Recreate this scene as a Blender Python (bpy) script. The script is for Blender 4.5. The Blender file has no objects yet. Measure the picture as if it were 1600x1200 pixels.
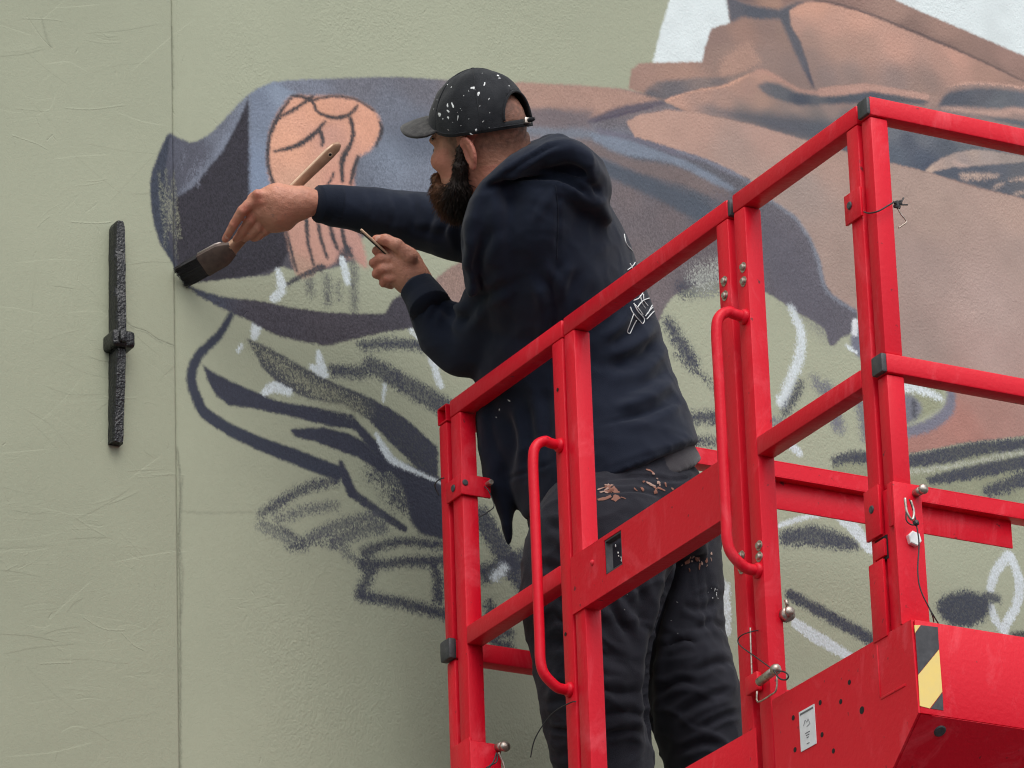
import bpy, bmesh, math, random
import numpy as np
from mathutils import Vector, Matrix, noise as mnoise
from mathutils.bvhtree import BVHTree

random.seed(7)
rng = np.random.default_rng(11)
S = bpy.context.scene
COL = S.collection

# ------------------------------------------------------------------ camera
# x runs along the platform's end rail and the wall, y towards the wall, z up;
# the origin is the top near corner of the guard rail.  Ground is at z = -5.3.
FPX, YAW, PITCH, ROLL, DIST = 8500.0, math.radians(29.5), math.radians(22.15), math.radians(-2.04), 8.7
FW = np.array([math.sin(YAW)*math.cos(PITCH), math.cos(YAW)*math.cos(PITCH), math.sin(PITCH)])
_r = np.array([math.cos(YAW), -math.sin(YAW), 0.0]); _u = np.cross(_r, FW)
RT = math.cos(ROLL)*_r + math.sin(ROLL)*_u
UP = -math.sin(ROLL)*_r + math.cos(ROLL)*_u
def ray(px, py): return ((px-800)/FPX)*RT - ((py-600)/FPX)*UP + FW
CAM = -ray(1357.5, 149)*DIST
def P(px, py, t): return CAM + ray(px, py)*t                 # sight line at depth t
def at(px, py, ax, val):                                     # sight line meets plane
    i = 'xyz'.index(ax); r = ray(px, py); return CAM + r*((val-CAM[i])/r[i])
def proj(v):
    q = np.atleast_2d(v) - CAM; z = q@FW
    return np.stack([800+FPX*(q@RT)/z, 600-FPX*(q@UP)/z, z], 1)
cam_data = bpy.data.cameras.new('camera'); cam = bpy.data.objects.new('camera', cam_data); COL.objects.link(cam)
cam_data.sensor_width = 36; cam_data.lens = FPX/1600*36; cam_data.clip_start = 0.5; cam_data.clip_end = 900
cam.matrix_world = Matrix(((RT[0], UP[0], -FW[0], CAM[0]), (RT[1], UP[1], -FW[1], CAM[1]), (RT[2], UP[2], -FW[2], CAM[2]), (0, 0, 0, 1)))
S.camera = cam

# ------------------------------------------------------------------ light
SUN_EL, SUN_AZ = math.radians(55), math.radians(194)         # azimuth from +y towards +x
world = bpy.data.worlds.new('World'); S.world = world; world.use_nodes = True
wn, wl = world.node_tree.nodes, world.node_tree.links
bg = wn['Background']; sky = wn.new('ShaderNodeTexSky'); sky.sky_type = 'NISHITA'; sky.sun_disc = False
sky.sun_elevation = SUN_EL; sky.sun_rotation = SUN_AZ; sky.air_density = 1.0; sky.dust_density = 3.0
hsv = wn.new('ShaderNodeHueSaturation'); hsv.inputs['Saturation'].default_value = 0.28
wl.new(sky.outputs[0], hsv.inputs['Color']); wl.new(hsv.outputs[0], bg.inputs['Color'])
bg.inputs['Strength'].default_value = 0.15
sun_d = bpy.data.lights.new('sun', 'SUN'); sun = bpy.data.objects.new('sun', sun_d); COL.objects.link(sun)
sun_d.energy = 0.85; sun_d.angle = math.radians(55); sun_d.color = (1.0, 0.96, 0.9)
sdir = Vector((math.sin(SUN_AZ)*math.cos(SUN_EL), math.cos(SUN_AZ)*math.cos(SUN_EL), math.sin(SUN_EL)))
sun.rotation_euler = sdir.to_track_quat('Z', 'Y').to_euler(); sun.location = sdir*20
S.view_settings.view_transform = 'Standard'; S.view_settings.look = 'None'
S.view_settings.exposure = 0.55; S.view_settings.gamma = 1.0; S.view_settings.use_curve_mapping = False
S.render.engine = 'CYCLES'; S.cycles.filter_width = 1.1

# ------------------------------------------------------------------ materials
def lin(c):
    c = np.asarray(c, float)/255.0
    return np.where(c <= 0.04045, c/12.92, ((c+0.055)/1.055)**2.4)
def rgba(c): return (float(c[0]), float(c[1]), float(c[2]), 1.0)
def mat(name, base, rough=0.6, metal=0.0, var=None, var_scale=8.0, bump=0.0, bump_scale=200.0, sheen=0.0, coat=0.0, spec=0.5, attr=None):
    m = bpy.data.materials.new(name); m.use_nodes = True
    n, l = m.node_tree.nodes, m.node_tree.links; b = n['Principled BSDF']
    b.inputs['Base Color'].default_value = rgba(base); b.inputs['Roughness'].default_value = rough
    b.inputs['Metallic'].default_value = metal; b.inputs['Specular IOR Level'].default_value = spec
    b.inputs['Sheen Weight'].default_value = sheen; b.inputs['Coat Weight'].default_value = coat
    b.inputs['Sheen Roughness'].default_value = 0.5
    tc = n.new('ShaderNodeTexCoord')
    src = None
    if attr:
        a = n.new('ShaderNodeAttribute'); a.attribute_name = attr; src = a.outputs['Color']
    if var is not None:
        t = n.new('ShaderNodeTexNoise'); t.inputs['Scale'].default_value = var_scale; t.inputs['Detail'].default_value = 6
        t.inputs['Roughness'].default_value = 0.65
        l.new(tc.outputs['Object'], t.inputs['Vector'])
        r = n.new('ShaderNodeMapRange'); r.inputs['From Min'].default_value = 0.4; r.inputs['From Max'].default_value = 0.72
        l.new(t.outputs['Fac'], r.inputs['Value'])
        mx = n.new('ShaderNodeMix'); mx.data_type = 'RGBA'
        mx.inputs['A'].default_value = rgba(base); mx.inputs['B'].default_value = rgba(var)
        if src: l.new(src, mx.inputs['A'])
        l.new(r.outputs[0], mx.inputs['Factor']); src = mx.outputs['Result']
    if src: l.new(src, b.inputs['Base Color'])
    if bump:
        t2 = n.new('ShaderNodeTexNoise'); t2.inputs['Scale'].default_value = bump_scale; t2.inputs['Detail'].default_value = 4
        l.new(tc.outputs['Object'], t2.inputs['Vector'])
        bp = n.new('ShaderNodeBump'); bp.inputs['Strength'].default_value = bump; bp.inputs['Distance'].default_value = 0.002
        l.new(t2.outputs['Fac'], bp.inputs['Height']); l.new(bp.outputs[0], b.inputs['Normal'])
    return m

def red_paint():
    m = mat('red_paint', (0.60, 0.014, 0.03), rough=0.36, coat=0.0, spec=0.25)
    n, l = m.node_tree.nodes, m.node_tree.links; b = n['Principled BSDF']; tc = n['Texture Coordinate']
    big = n.new('ShaderNodeTexNoise'); big.inputs['Scale'].default_value = 5; big.inputs['Detail'].default_value = 7; big.inputs['Roughness'].default_value = 0.7
    big.inputs['Distortion'].default_value = 0.8
    mp = n.new('ShaderNodeMapping'); mp.inputs['Scale'].default_value = (2.2, 2.2, 1.0)
    l.new(tc.outputs['Object'], mp.inputs['Vector']); l.new(mp.outputs[0], big.inputs['Vector'])
    r = n.new('ShaderNodeMapRange'); r.inputs['From Min'].default_value = 0.53; r.inputs['From Max'].default_value = 0.84
    l.new(big.outputs['Fac'], r.inputs['Value'])
    mx = n.new('ShaderNodeMix'); mx.data_type = 'RGBA'
    mx.inputs['A'].default_value = (0.65, 0.005, 0.021, 1); mx.inputs['B'].default_value = (0.78, 0.085, 0.11, 1)
    l.new(r.outputs[0], mx.inputs['Factor'])
    # small dark chips and scratches
    sc = n.new('ShaderNodeTexNoise'); sc.inputs['Scale'].default_value = 60; sc.inputs['Detail'].default_value = 5
    l.new(tc.outputs['Object'], sc.inputs['Vector'])
    r2 = n.new('ShaderNodeMapRange'); r2.inputs['From Min'].default_value = 0.69; r2.inputs['From Max'].default_value = 0.75
    l.new(sc.outputs['Fac'], r2.inputs['Value'])
    mx2 = n.new('ShaderNodeMix'); mx2.data_type = 'RGBA'; mx2.inputs['B'].default_value = (0.16, 0.02, 0.025, 1)
    l.new(r2.outputs[0], mx2.inputs['Factor']); l.new(mx.outputs['Result'], mx2.inputs['A'])
    l.new(mx2.outputs['Result'], b.inputs['Base Color'])
    rr = n.new('ShaderNodeMapRange'); rr.inputs['To Min'].default_value = 0.28; rr.inputs['To Max'].default_value = 0.55
    l.new(big.outputs['Fac'], rr.inputs['Value']); l.new(rr.outputs[0], b.inputs['Roughness'])
    bp = n.new('ShaderNodeBump'); bp.inputs['Strength'].default_value = 0.3; bp.inputs['Distance'].default_value = 0.002
    t2 = n.new('ShaderNodeTexNoise'); t2.inputs['Scale'].default_value = 120; t2.inputs['Detail'].default_value = 3
    l.new(tc.outputs['Object'], t2.inputs['Vector']); l.new(t2.outputs['Fac'], bp.inputs['Height']); l.new(bp.outputs[0], b.inputs['Normal'])
    return m

M = {}
M['red'] = red_paint()
M['black_plastic'] = mat('black_plastic', (0.035, 0.037, 0.042), 0.55, var=(0.07, 0.07, 0.075), var_scale=40, bump=0.3)
M['dark_hole'] = mat('dark_hole', (0.008, 0.008, 0.008), 0.9)
M['steel'] = mat('steel', (0.52, 0.47, 0.42), 0.38, metal=0.85, var=(0.22, 0.13, 0.08), var_scale=120)
M['zinc'] = mat('zinc', (0.80, 0.80, 0.78), 0.42, metal=0.35)
M['rubber_wire'] = mat('rubber_wire', (0.02, 0.02, 0.022), 0.5)
M['yellow'] = mat('yellow_film', (0.78, 0.58, 0.17), 0.4, var=(0.72, 0.55, 0.2), var_scale=30)
M['black_film'] = mat('black_film', (0.03, 0.03, 0.034), 0.42, var=(0.06, 0.06, 0.065), var_scale=60)
M['white_film'] = mat('white_film', (0.74, 0.74, 0.77), 0.4, var=(0.66, 0.66, 0.68), var_scale=60)
M['ink'] = mat('ink', (0.12, 0.12, 0.13), 0.6)
M['iron'] = mat('tarred_iron', (0.0045, 0.0055, 0.0075), 0.26, spec=0.5, var=(0.010, 0.010, 0.011), var_scale=60, bump=0.6, bump_scale=200)
M['iron'].node_tree.nodes['Bump'].inputs['Distance'].default_value = .006
M['hoodie'] = mat('hoodie_fleece', (0.0060, 0.0098, 0.0215), 0.92, var=(0.0092, 0.0138, 0.0275), var_scale=14, bump=0.35, bump_scale=700, sheen=0.10, spec=0.2)
M['hood_lining'] = mat('hoodie_rib', (0.0060, 0.0095, 0.0195), 0.95, bump=0.4, bump_scale=500, sheen=0.08, spec=0.2)
M['tee'] = mat('faded_tee', (0.038, 0.035, 0.040), 0.95, var=(0.05, 0.046, 0.05), var_scale=20, bump=0.3, bump_scale=600, sheen=0.2, spec=0.2)
M['trousers'] = mat('work_trousers', (0.0098, 0.0104, 0.0165), 0.9, var=(0.021, 0.022, 0.031), var_scale=9, bump=0.4, bump_scale=600, sheen=0.06, spec=0.25)
M['cap'] = mat('worn_black_cotton', (0.0095, 0.011, 0.0140), 0.9, var=(0.027, 0.029, 0.033), var_scale=16, bump=0.4, bump_scale=500, sheen=0.12, spec=0.2)
M['brim'] = mat('worn_grey_cotton', (0.022, 0.021, 0.022), 0.9, var=(0.065, 0.062, 0.06), var_scale=70, bump=0.4, bump_scale=500, sheen=0.2, spec=0.25)
M['skin'] = mat('skin', (0.45, 0.2, 0.14), 0.52, attr='Col', bump=0.5, bump_scale=330, spec=0.35)
M['skin'].node_tree.nodes['Principled BSDF'].inputs['Subsurface Weight'].default_value = 0.08
M['skin'].node_tree.nodes['Principled BSDF'].inputs['Subsurface Radius'].default_value = (0.01, 0.004, 0.002)
M['beard'] = mat('beard_hair', (0.016, 0.010, 0.008), 0.6, attr='Col', spec=0.3)
M['nail'] = mat('fingernail', (0.55, 0.30, 0.23), 0.35)
M['eye'] = mat('eye_white', (0.6, 0.57, 0.53), 0.2)
M['iris'] = mat('eye_iris', (0.05, 0.06, 0.06), 0.15)
M['paint_white'] = mat('dried_white_paint', (0.68, 0.70, 0.70), 0.6)
M['paint_slate'] = mat('dried_slate_paint', (0.24, 0.26, 0.28), 0.6)
M['paint_rust'] = mat('dried_rust_paint', (0.24, 0.10, 0.065), 0.7)
M['paint_pink'] = mat('dried_pink_paint', (0.38, 0.25, 0.2), 0.7)
M['wood'] = mat('bare_wood', (0.70, 0.50, 0.35), 0.5, var=(0.60, 0.42, 0.28), var_scale=30)
M['wood_face'] = mat('worn_wood', (0.40, 0.235, 0.15), 0.55, var=(0.28, 0.15, 0.09), var_scale=60)
M['ferrule'] = mat('painted_ferrule', (0.12, 0.085, 0.07), 0.42, metal=0.2, var=(0.06, 0.045, 0.04), var_scale=50)
M['ferrule_edge'] = mat('bare_ferrule', (0.42, 0.36, 0.33), 0.4, metal=0.5)
M['bristle'] = mat('wet_bristle', (0.016, 0.015, 0.017), 0.4, var=(0.03, 0.028, 0.03), var_scale=80)
M['copper'] = mat('copper_edge', (0.52, 0.34, 0.23), 0.42, metal=0.2)
M['glass_black'] = mat('black_glass', (0.006, 0.006, 0.007), 0.15)
M['asphalt'] = mat('asphalt', (0.05, 0.05, 0.052), 0.95, var=(0.07, 0.07, 0.07), var_scale=3, bump=0.5, bump_scale=60)

# ------------------------------------------------------------------ helpers
def tag(o, label=None, cat=None, group=None, kind=None):
    for k, v in (('label', label), ('category', cat), ('group', group), ('kind', kind)):
        if v: o[k] = v
    return o
def empty(name, loc=(0, 0, 0)):
    o = bpy.data.objects.new(name, None); o.location = loc; o.empty_display_size = 0.1; COL.objects.link(o); return o
def link(name, me, m, parent=None, smooth=True):
    o = bpy.data.objects.new(name, me); COL.objects.link(o)
    if m is not None and not me.materials: me.materials.append(m)
    if parent is not None:
        o.parent = parent
        if parent.type == 'EMPTY': o.matrix_parent_inverse = Matrix.Translation(-parent.location)
    if smooth and len(me.polygons): me.polygons.foreach_set('use_smooth', [True]*len(me.polygons))
    return o
class MB:
    """Collects shapes and links them as one mesh object."""
    def __init__(s): s.bm = bmesh.new()
    def box(s, lo, hi, bev=0.0025, seg=2, rot=None):
        lo, hi = np.minimum(lo, hi), np.maximum(lo, hi)
        r = bmesh.ops.create_cube(s.bm, size=1.0)
        c = Vector((lo+hi)/2); d = hi-lo
        for v in r['verts']:
            v.co = Vector((v.co.x*d[0], v.co.y*d[1], v.co.z*d[2]))
        if bev:
            es = list({e for v in r['verts'] for e in v.link_edges})
            g = bmesh.ops.bevel(s.bm, geom=es, offset=min(bev, 0.45*min(d)), segments=seg, profile=0.5, affect='EDGES')
            vs = list({v for f in g['faces'] for v in f.verts} | {v for v in r['verts'] if v.is_valid})
        else: vs = r['verts']
        for v in vs: v.co = (rot@v.co if rot is not None else v.co) + c
        return s
    def prism(s, pts, ext):
        """closed polygon pts (3d) extruded by vector ext"""
        a = [s.bm.verts.new(Vector(p)) for p in pts]; b = [s.bm.verts.new(Vector(p)+Vector(ext)) for p in pts]
        n = len(pts); s.bm.faces.new(a[::-1]); s.bm.faces.new(b)
        for i in range(n): s.bm.faces.new((a[i], a[(i+1) % n], b[(i+1) % n], b[i]))
        return s
    def tube(s, pts, r, seg=10, cap=True):
        pts = [Vector(p) for p in pts]; n = len(pts); rs = r if hasattr(r, '__len__') else [r]*n
        t0 = (pts[1]-pts[0]).normalized(); u = t0.orthogonal().normalized(); rings = []
        for i in range(n):
            t = (pts[min(i+1, n-1)]-pts[max(i-1, 0)]).normalized()
            u = (u - t*u.dot(t)).normalized(); v = t.cross(u)
            rings.append([s.bm.verts.new(pts[i]+(u*math.cos(a)+v*math.sin(a))*rs[i]) for a in [2*math.pi*k/seg for k in range(seg)]])
        for i in range(n-1):
            for k in range(seg): s.bm.faces.new((rings[i][k], rings[i][(k+1) % seg], rings[i+1][(k+1) % seg], rings[i+1][k]))
        if cap: s.bm.faces.new(rings[0][::-1]); s.bm.faces.new(rings[-1])
        return s
    def cyl(s, a, b, r, seg=16, bev=0.0):
        a, b = Vector(a), Vector(b)
        if bev:
            d = (b-a).normalized()
            return s.tube([a, a+d*1e-4, b-d*bev, b], [r, r, r, r-bev], seg)
        return s.tube([a, b], r, seg)
    def ball(s, c, r, sub=2):
        m = Matrix.Translation(Vector(c)); q = bmesh.ops.create_icosphere(s.bm, subdivisions=sub, radius=1.0)
        rr = r if hasattr(r, '__len__') else (r, r, r)
        for v in q['verts']: v.co = Vector((v.co.x*rr[0], v.co.y*rr[1], v.co.z*rr[2]))+Vector(c)
        return s
    def build(s, name, m, parent=None, smooth=False, auto=35):
        bmesh.ops.recalc_face_normals(s.bm, faces=s.bm.faces[:])
        me = bpy.data.meshes.new(name); s.bm.to_mesh(me); s.bm.free()
        o = link(name, me, m, parent, smooth=True)
        if not smooth: me.set_sharp_from_angle(angle=math.radians(auto))
        return o
def spline(pts, n=8, closed=False):
    p = np.array(pts, float); N = len(p); out = []
    for i in range(N if closed else N-1):
        if closed: a, b, c, d = p[(i-1) % N], p[i], p[(i+1) % N], p[(i+2) % N]
        else: a, b, c, d = p[max(i-1, 0)], p[i], p[i+1], p[min(i+2, N-1)]
        for k in range(n):
            t = k/n
            out.append(0.5*((2*b)+(c-a)*t+(2*a-5*b+4*c-d)*t*t+(3*b-a-3*c+d)*t**3))
    if not closed: out.append(p[-1])
    return np.array(out)

# ------------------------------------------------------------------ wall and its painting
WY = 1.75                                                    # face of the wall
GZ = -5.3
CX0, CX1, CZ0, CZ1, RES = -0.85, 2.55, -0.85, 1.80, 0.0013
CW, CH = int(round((CX1-CX0)/RES)), int(round((CZ1-CZ0)/RES))
FS = .0016/RES
PXM = 0.00112                                                # one photo pixel on the wall, in metres
def wxz(pts):
    """points of the composition -> metres on the wall (x, z)"""
    o = []
    for p in pts:
        w = at(p[0], p[1], 'y', WY); o.append((w[0], w[2]))
    return np.array(o)
def cr(pts):
    w = wxz(pts); return np.stack([(w[:, 0]-CX0)/RES, (w[:, 1]-CZ0)/RES], 1)
def vnoise(h, w, cell, seed, ani=(1, 1)):
    g = np.random.default_rng(seed)
    gy, gx = int(h/(cell*ani[1]))+3, int(w/(cell*ani[0]))+3
    a = g.random((gy, gx), dtype=np.float32)
    y = np.arange(h)/(cell*ani[1]); x = np.arange(w)/(cell*ani[0])
    yi, xi = y.astype(int), x.astype(int); fy, fx = (y-yi).astype(np.float32), (x-xi).astype(np.float32)
    fy, fx = fy*fy*(3-2*fy), fx*fx*(3-2*fx)
    top = a[yi][:, xi]*(1-fx)+a[yi][:, xi+1]*fx; bot = a[yi+1][:, xi]*(1-fx)+a[yi+1][:, xi+1]*fx
    return top*(1-fy[:, None])+bot*fy[:, None]
N1 = vnoise(CH, CW, 1.6, 1); N2 = vnoise(CH, CW, 3.2, 2); N3 = vnoise(CH, CW, 8, 3); N4 = vnoise(CH, CW, 26, 4); N5 = vnoise(CH, CW, 90, 5)
NV = vnoise(CH, CW, 1.5, 6, (1, 1.7))
WN = np.random.default_rng(9).random((CH, CW), dtype=np.float32); WN = .55*WN+.45*np.roll(WN, 1, 0)
GRAIN = 0.50*WN+0.36*NV+0.14*N2                               # stucco grain
GRAIN = (GRAIN-GRAIN.mean())/GRAIN.std()
RGB = np.zeros((CH, CW, 3), np.float32); A = np.zeros((CH, CW), np.float32)
def blur(m, s):
    r = max(1, int(round(s*0.9)))
    for _ in range(3):
        for ax in (0, 1):
            pad = [(0, 0), (0, 0)]; pad[ax] = (r+1, r)
            c = np.cumsum(np.pad(m, pad, mode='edge'), axis=ax, dtype=np.float64)
            m = ((c[2*r+1:] - c[:-2*r-1]) if ax == 0 else (c[:, 2*r+1:]-c[:, :-2*r-1]))/(2*r+1)
    return m.astype(np.float32)
def scan(poly, h, w):
    """anti-aliased even-odd fill, two scans per row"""
    out = np.zeros((h, w), np.float32); x1, y1 = poly[:, 0], poly[:, 1]; x2, y2 = np.roll(x1, -1), np.roll(y1, -1)
    xs = np.arange(w)
    for r in range(h):
        for sub in (0.25, 0.75):
            y = r+sub; k = (y1 <= y) != (y2 <= y)
            if not k.any(): continue
            c = np.sort(x1[k]+(y-y1[k])*(x2[k]-x1[k])/(y2[k]-y1[k]))
            for a, b in zip(c[::2], c[1::2]):
                ia, ib = max(0, int(a)), min(w, int(b)+2)
                if ib > ia: out[r, ia:ib] += 0.5*np.clip(np.minimum(xs[ia:ib]+1-a, b-xs[ia:ib]), 0, 1)
    return out
def paint(poly_cr, colour, feather=2.0, rough=3.0, alpha=1.0, dry=0.0, grain=.05, pw=1.55):
    """poly in canvas cells; colour = one sRGB triple or [(px,py,(r,g,b))...] blended smoothly between control points"""
    feather, rough = feather*FS, rough*FS
    mg = int(feather*3+rough*2+6)
    c0, r0 = np.floor(poly_cr.min(0)).astype(int)-mg; c1, r1 = np.ceil(poly_cr.max(0)).astype(int)+mg
    c0, r0, c1, r1 = max(c0, 0), max(r0, 0), min(c1, CW), min(r1, CH)
    if c1 <= c0+2 or r1 <= r0+2: return
    h, w = r1-r0, c1-c0
    m = scan(poly_cr-np.array([c0, r0]), h, w)
    if feather > 0.6: m = blur(m, feather)
    g = GRAIN[r0:r1, c0:c1]; n3 = N3[r0:r1, c0:c1]; n4 = N4[r0:r1, c0:c1]
    if rough > 0:
        dy = np.clip(np.arange(h)[:, None]+((N2[r0:r1, c0:c1]-.5)*.9+(n3-.5)*.6+(n4-.5)*.3)*rough*.8, 0, h-1).astype(int)
        dx = np.clip(np.arange(w)[None, :]+((N2[r0:r1, c0:c1][::-1]-.5)*.9+(n3[::-1]-.5)*.6+(n4[:, ::-1]-.5)*.3)*rough*.8, 0, w-1).astype(int)
        m = m[dy, dx]
        m = np.clip(m+(m*(1-m)*4)*g*.05*rough, 0, 1)
    if dry > 0:
        sq = np.sqrt(np.clip(m, 0, 1)); cov = m*(1-.42*dry)+(n4-.5)*.35*dry*m
        m = np.clip(cov+g*(.06+.34*dry)*sq*(1.15-.5*m), 0, 1)
    m = m*alpha
    if isinstance(colour, list):
        q = cr([c[:2] for c in colour])-np.array([c0, r0]); cols = np.array([lin(c[2]) for c in colour], np.float32)
        st = 4; yy, xx = np.mgrid[0:h:st, 0:w:st].astype(np.float32)
        W = np.zeros(yy.shape, np.float32); acc = np.zeros(yy.shape+(3,), np.float32)
        for (x, y), cc in zip(q, cols):
            k = 1/((xx-x)**2+(yy-y)**2+40)**pw; W += k; acc += k[..., None]*cc
        acc /= W[..., None]
        iy = np.minimum(np.arange(h)/st, acc.shape[0]-1.001); ix = np.minimum(np.arange(w)/st, acc.shape[1]-1.001)
        y0, x0 = iy.astype(int), ix.astype(int); fy, fx = (iy-y0)[:, None, None].astype(np.float32), (ix-x0)[None, :, None].astype(np.float32)
        y1, x1 = np.minimum(y0+1, acc.shape[0]-1), np.minimum(x0+1, acc.shape[1]-1)
        col = (acc[y0][:, x0]*(1-fx)+acc[y0][:, x1]*fx)*(1-fy)+(acc[y1][:, x0]*(1-fx)+acc[y1][:, x1]*fx)*fy
    else:
        col = np.broadcast_to(lin(colour).astype(np.float32), (h, w, 3))
    k = (1+0.07*(N5[r0:r1, c0:c1]-.5)+0.10*(n4-.5)+grain*np.clip(g, -2.2, 2.2))[..., None]
    R_, A_ = RGB[r0:r1, c0:c1], A[r0:r1, c0:c1]
    mm = m[..., None]; oa = A_[..., None]; na = mm+oa*(1-mm)
    RGB[r0:r1, c0:c1] = np.where(na > 1e-4, (col*k*mm+R_*oa*(1-mm))/np.maximum(na, 1e-4), R_)
    A[r0:r1, c0:c1] = na[..., 0]
def fill(pts, colour, smooth=True, **kw):
    q = cr(pts); paint(spline(q, 6, closed=True) if smooth else q, colour, **kw)
def stroke(pts, width, colour, **kw):
    if kw.get('dry', 0) > .25:
        kw['dry'] -= .10
        if colour[0] < 130: kw['feather'] = kw.get('feather', 2)*1.35; width = np.asarray(width)*1.12 if hasattr(width, '__len__') else width*1.12
    """a brush stroke: centre line in composition points, widths in composition pixels"""
    q = spline(cr(pts), 6) if len(pts) > 2 else np.array([cr(pts)[0]+(cr(pts)[1]-cr(pts)[0])*t for t in np.linspace(0, 1, 7)])
    wd = np.interp(np.linspace(0, 1, len(q)), np.linspace(0, 1, len(width)), width)*PXM/RES/2 if hasattr(width, '__len__') else np.full(len(q), width*PXM/RES/2)
    t = np.gradient(q, axis=0); t /= np.linalg.norm(t, axis=1)[:, None]+1e-9; n = np.stack([-t[:, 1], t[:, 0]], 1)
    e0, e1 = q[0]-t[0]*wd[0]*.5, q[-1]+t[-1]*wd[-1]*.5
    poly = np.vstack([[e0], q+n*wd[:, None], [e1], (q-n*wd[:, None])[::-1]])
    paint(poly, colour, **kw)

def paint_mural():
    SL = (60, 63, 77); SL2 = (74, 72, 82); WH = (212, 222, 226)
    # pale blue ground of the figure
    fill([(1066, -420), (1046, 0), (1031, 50), (1019, 99), (1105, 110), (1400, 200), (2400, 500), (2400, -420)], (224, 234, 235), smooth=False, feather=.6, rough=1.0, grain=.008)
    # grey sleeve, from the cuff to the elbow
    fill([(262, 211), (285, 219), (302, 222), (335, 203), (380, 155), (410, 135), (440, 127), (520, 123), (620, 121), (720, 127), (830, 131), (980, 141), (1040, 160),
          (1100, 180), (1300, 300), (1340, 490), (1310, 532), (1296, 540), (1285, 512), (1240, 486), (1199, 460), (1130, 440), (1075, 452), (1040, 478), (1000, 560),
          (900, 600), (800, 560), (720, 520), (690, 470), (680, 440), (700, 420), (720, 405), (690, 395), (600, 380), (566, 372), (560, 400), (520, 420), (470, 425),
          (440, 418), (420, 430), (400, 432), (350, 437), (305, 442), (290, 445), (265, 410), (245, 375), (235, 330), (234, 280), (246, 243)],
         [(250, 300, (74, 77, 88)), (262, 225, (88, 91, 104)), (300, 240, (86, 88, 100)), (300, 275, (84, 86, 98)), (345, 215, (106, 111, 124)), (380, 165, (114, 120, 133)), (420, 150, (124, 135, 153)),
          (470, 140, (122, 127, 141)), (560, 130, (112, 113, 123)), (650, 133, (108, 108, 117)), (620, 180, (114, 119, 132)), (620, 250, (124, 134, 150)), (650, 215, (98, 106, 120)),
          (660, 285, (112, 118, 132)), (610, 320, (108, 116, 131)), (730, 140, (130, 121, 123)), (850, 145, (172, 140, 126)), (940, 150, (166, 136, 124)), (870, 180, (115, 108, 112)),
          (950, 185, (104, 100, 106)), (900, 200, (125, 130, 142)), (960, 225, (120, 128, 142)), (1000, 262, (84, 91, 103)), (1090, 318, (84, 90, 100)), (980, 300, (113, 103, 105)), (1050, 340, (109, 100, 103)),
          (1110, 390, (104, 96, 100)), (1000, 420, (112, 102, 104)), (1180, 420, (103, 99, 107)), (1240, 440, (98, 96, 105)), (1280, 470, (96, 94, 103)), (705, 435, (152, 127, 117)),
          (660, 400, (84, 82, 90)), (600, 385, (90, 88, 97)), (440, 400, (82, 80, 88)), (400, 350, (66, 64, 74)), (330, 370, (66, 64, 74)), (300, 430, (62, 64, 76)), (330, 320, (64, 62, 72))],
         feather=1.3, rough=1.8, grain=.11)
    fill([(630, 200), (660, 185), (700, 200), (690, 240), (640, 250), (615, 235)], (92, 98, 112), feather=16, rough=4, alpha=.6)
    fill([(600, 265), (660, 250), (700, 280), (670, 305), (600, 300)], (134, 143, 158), feather=14, rough=4, alpha=.5)
    # cuff: light fold, dark hollow, outer rim
    stroke([(386, 158), (348, 228), (305, 285), (280, 310)], [8, 14, 13, 8], (126, 134, 150), feather=4, rough=2, alpha=.75)
    fill([(388, 153), (389, 230), (389, 306), (440, 325), (456, 380), (440, 415), (400, 430), (320, 440), (290, 440), (276, 420), (274, 310), (300, 294), (348, 236), (374, 186)],
         (48, 46, 55), smooth=False, feather=1.0, rough=1.2, grain=.20)
    fill([(390, 150), (430, 131), (464, 146), (440, 165), (422, 205), (418, 255), (428, 300), (420, 314), (390, 314)], [(400, 160, (118, 128, 146)), (405, 300, (126, 140, 162)), (440, 145, (134, 146, 164))], smooth=False, feather=2, rough=1.5)
    fill([(262, 211), (246, 243), (234, 280), (235, 330), (245, 375), (265, 410), (290, 446), (283, 425), (264, 395), (256, 330), (255, 280), (260, 240)], (62, 68, 81), feather=1.2, rough=1.6, grain=.16)
    for k in range(9):
        x = 250+k*3.2; stroke([(x-3+random.uniform(-3, 3), 262+random.uniform(0, 50)), (x, 320), (x+6, 385+random.uniform(-25, 20))], 2.6, (142, 144, 122), feather=.8, rough=2, dry=.8, alpha=.6)
    for k in range(7):
        x = 285+random.uniform(0, 50); y = random.uniform(230, 280); stroke([(x, y), (x-6, y+35)], 3, (120, 124, 138), feather=.8, rough=2, dry=.8, alpha=.5)
    # drawn hand
    fill([(438, 172), (455, 152), (490, 151), (530, 151), (562, 159), (588, 178), (594, 208), (578, 235), (557, 250), (552, 290), (548, 335), (566, 380), (572, 420), (545, 405), (505, 420), (470, 436),
          (455, 405), (442, 345), (426, 300), (418, 258), (421, 208)],
         [(450, 230, (224, 168, 141)), (500, 180, (222, 165, 138)), (570, 195, (224, 166, 140)), (470, 290, (212, 164, 140)), (515, 210, (204, 155, 138)), (530, 300, (210, 154, 136)), (480, 380, (196, 150, 134)), (540, 385, (190, 146, 134)), (470, 425, (182, 148, 130))],
         feather=1.4, rough=2)
    LN = (58, 57, 62)
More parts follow.
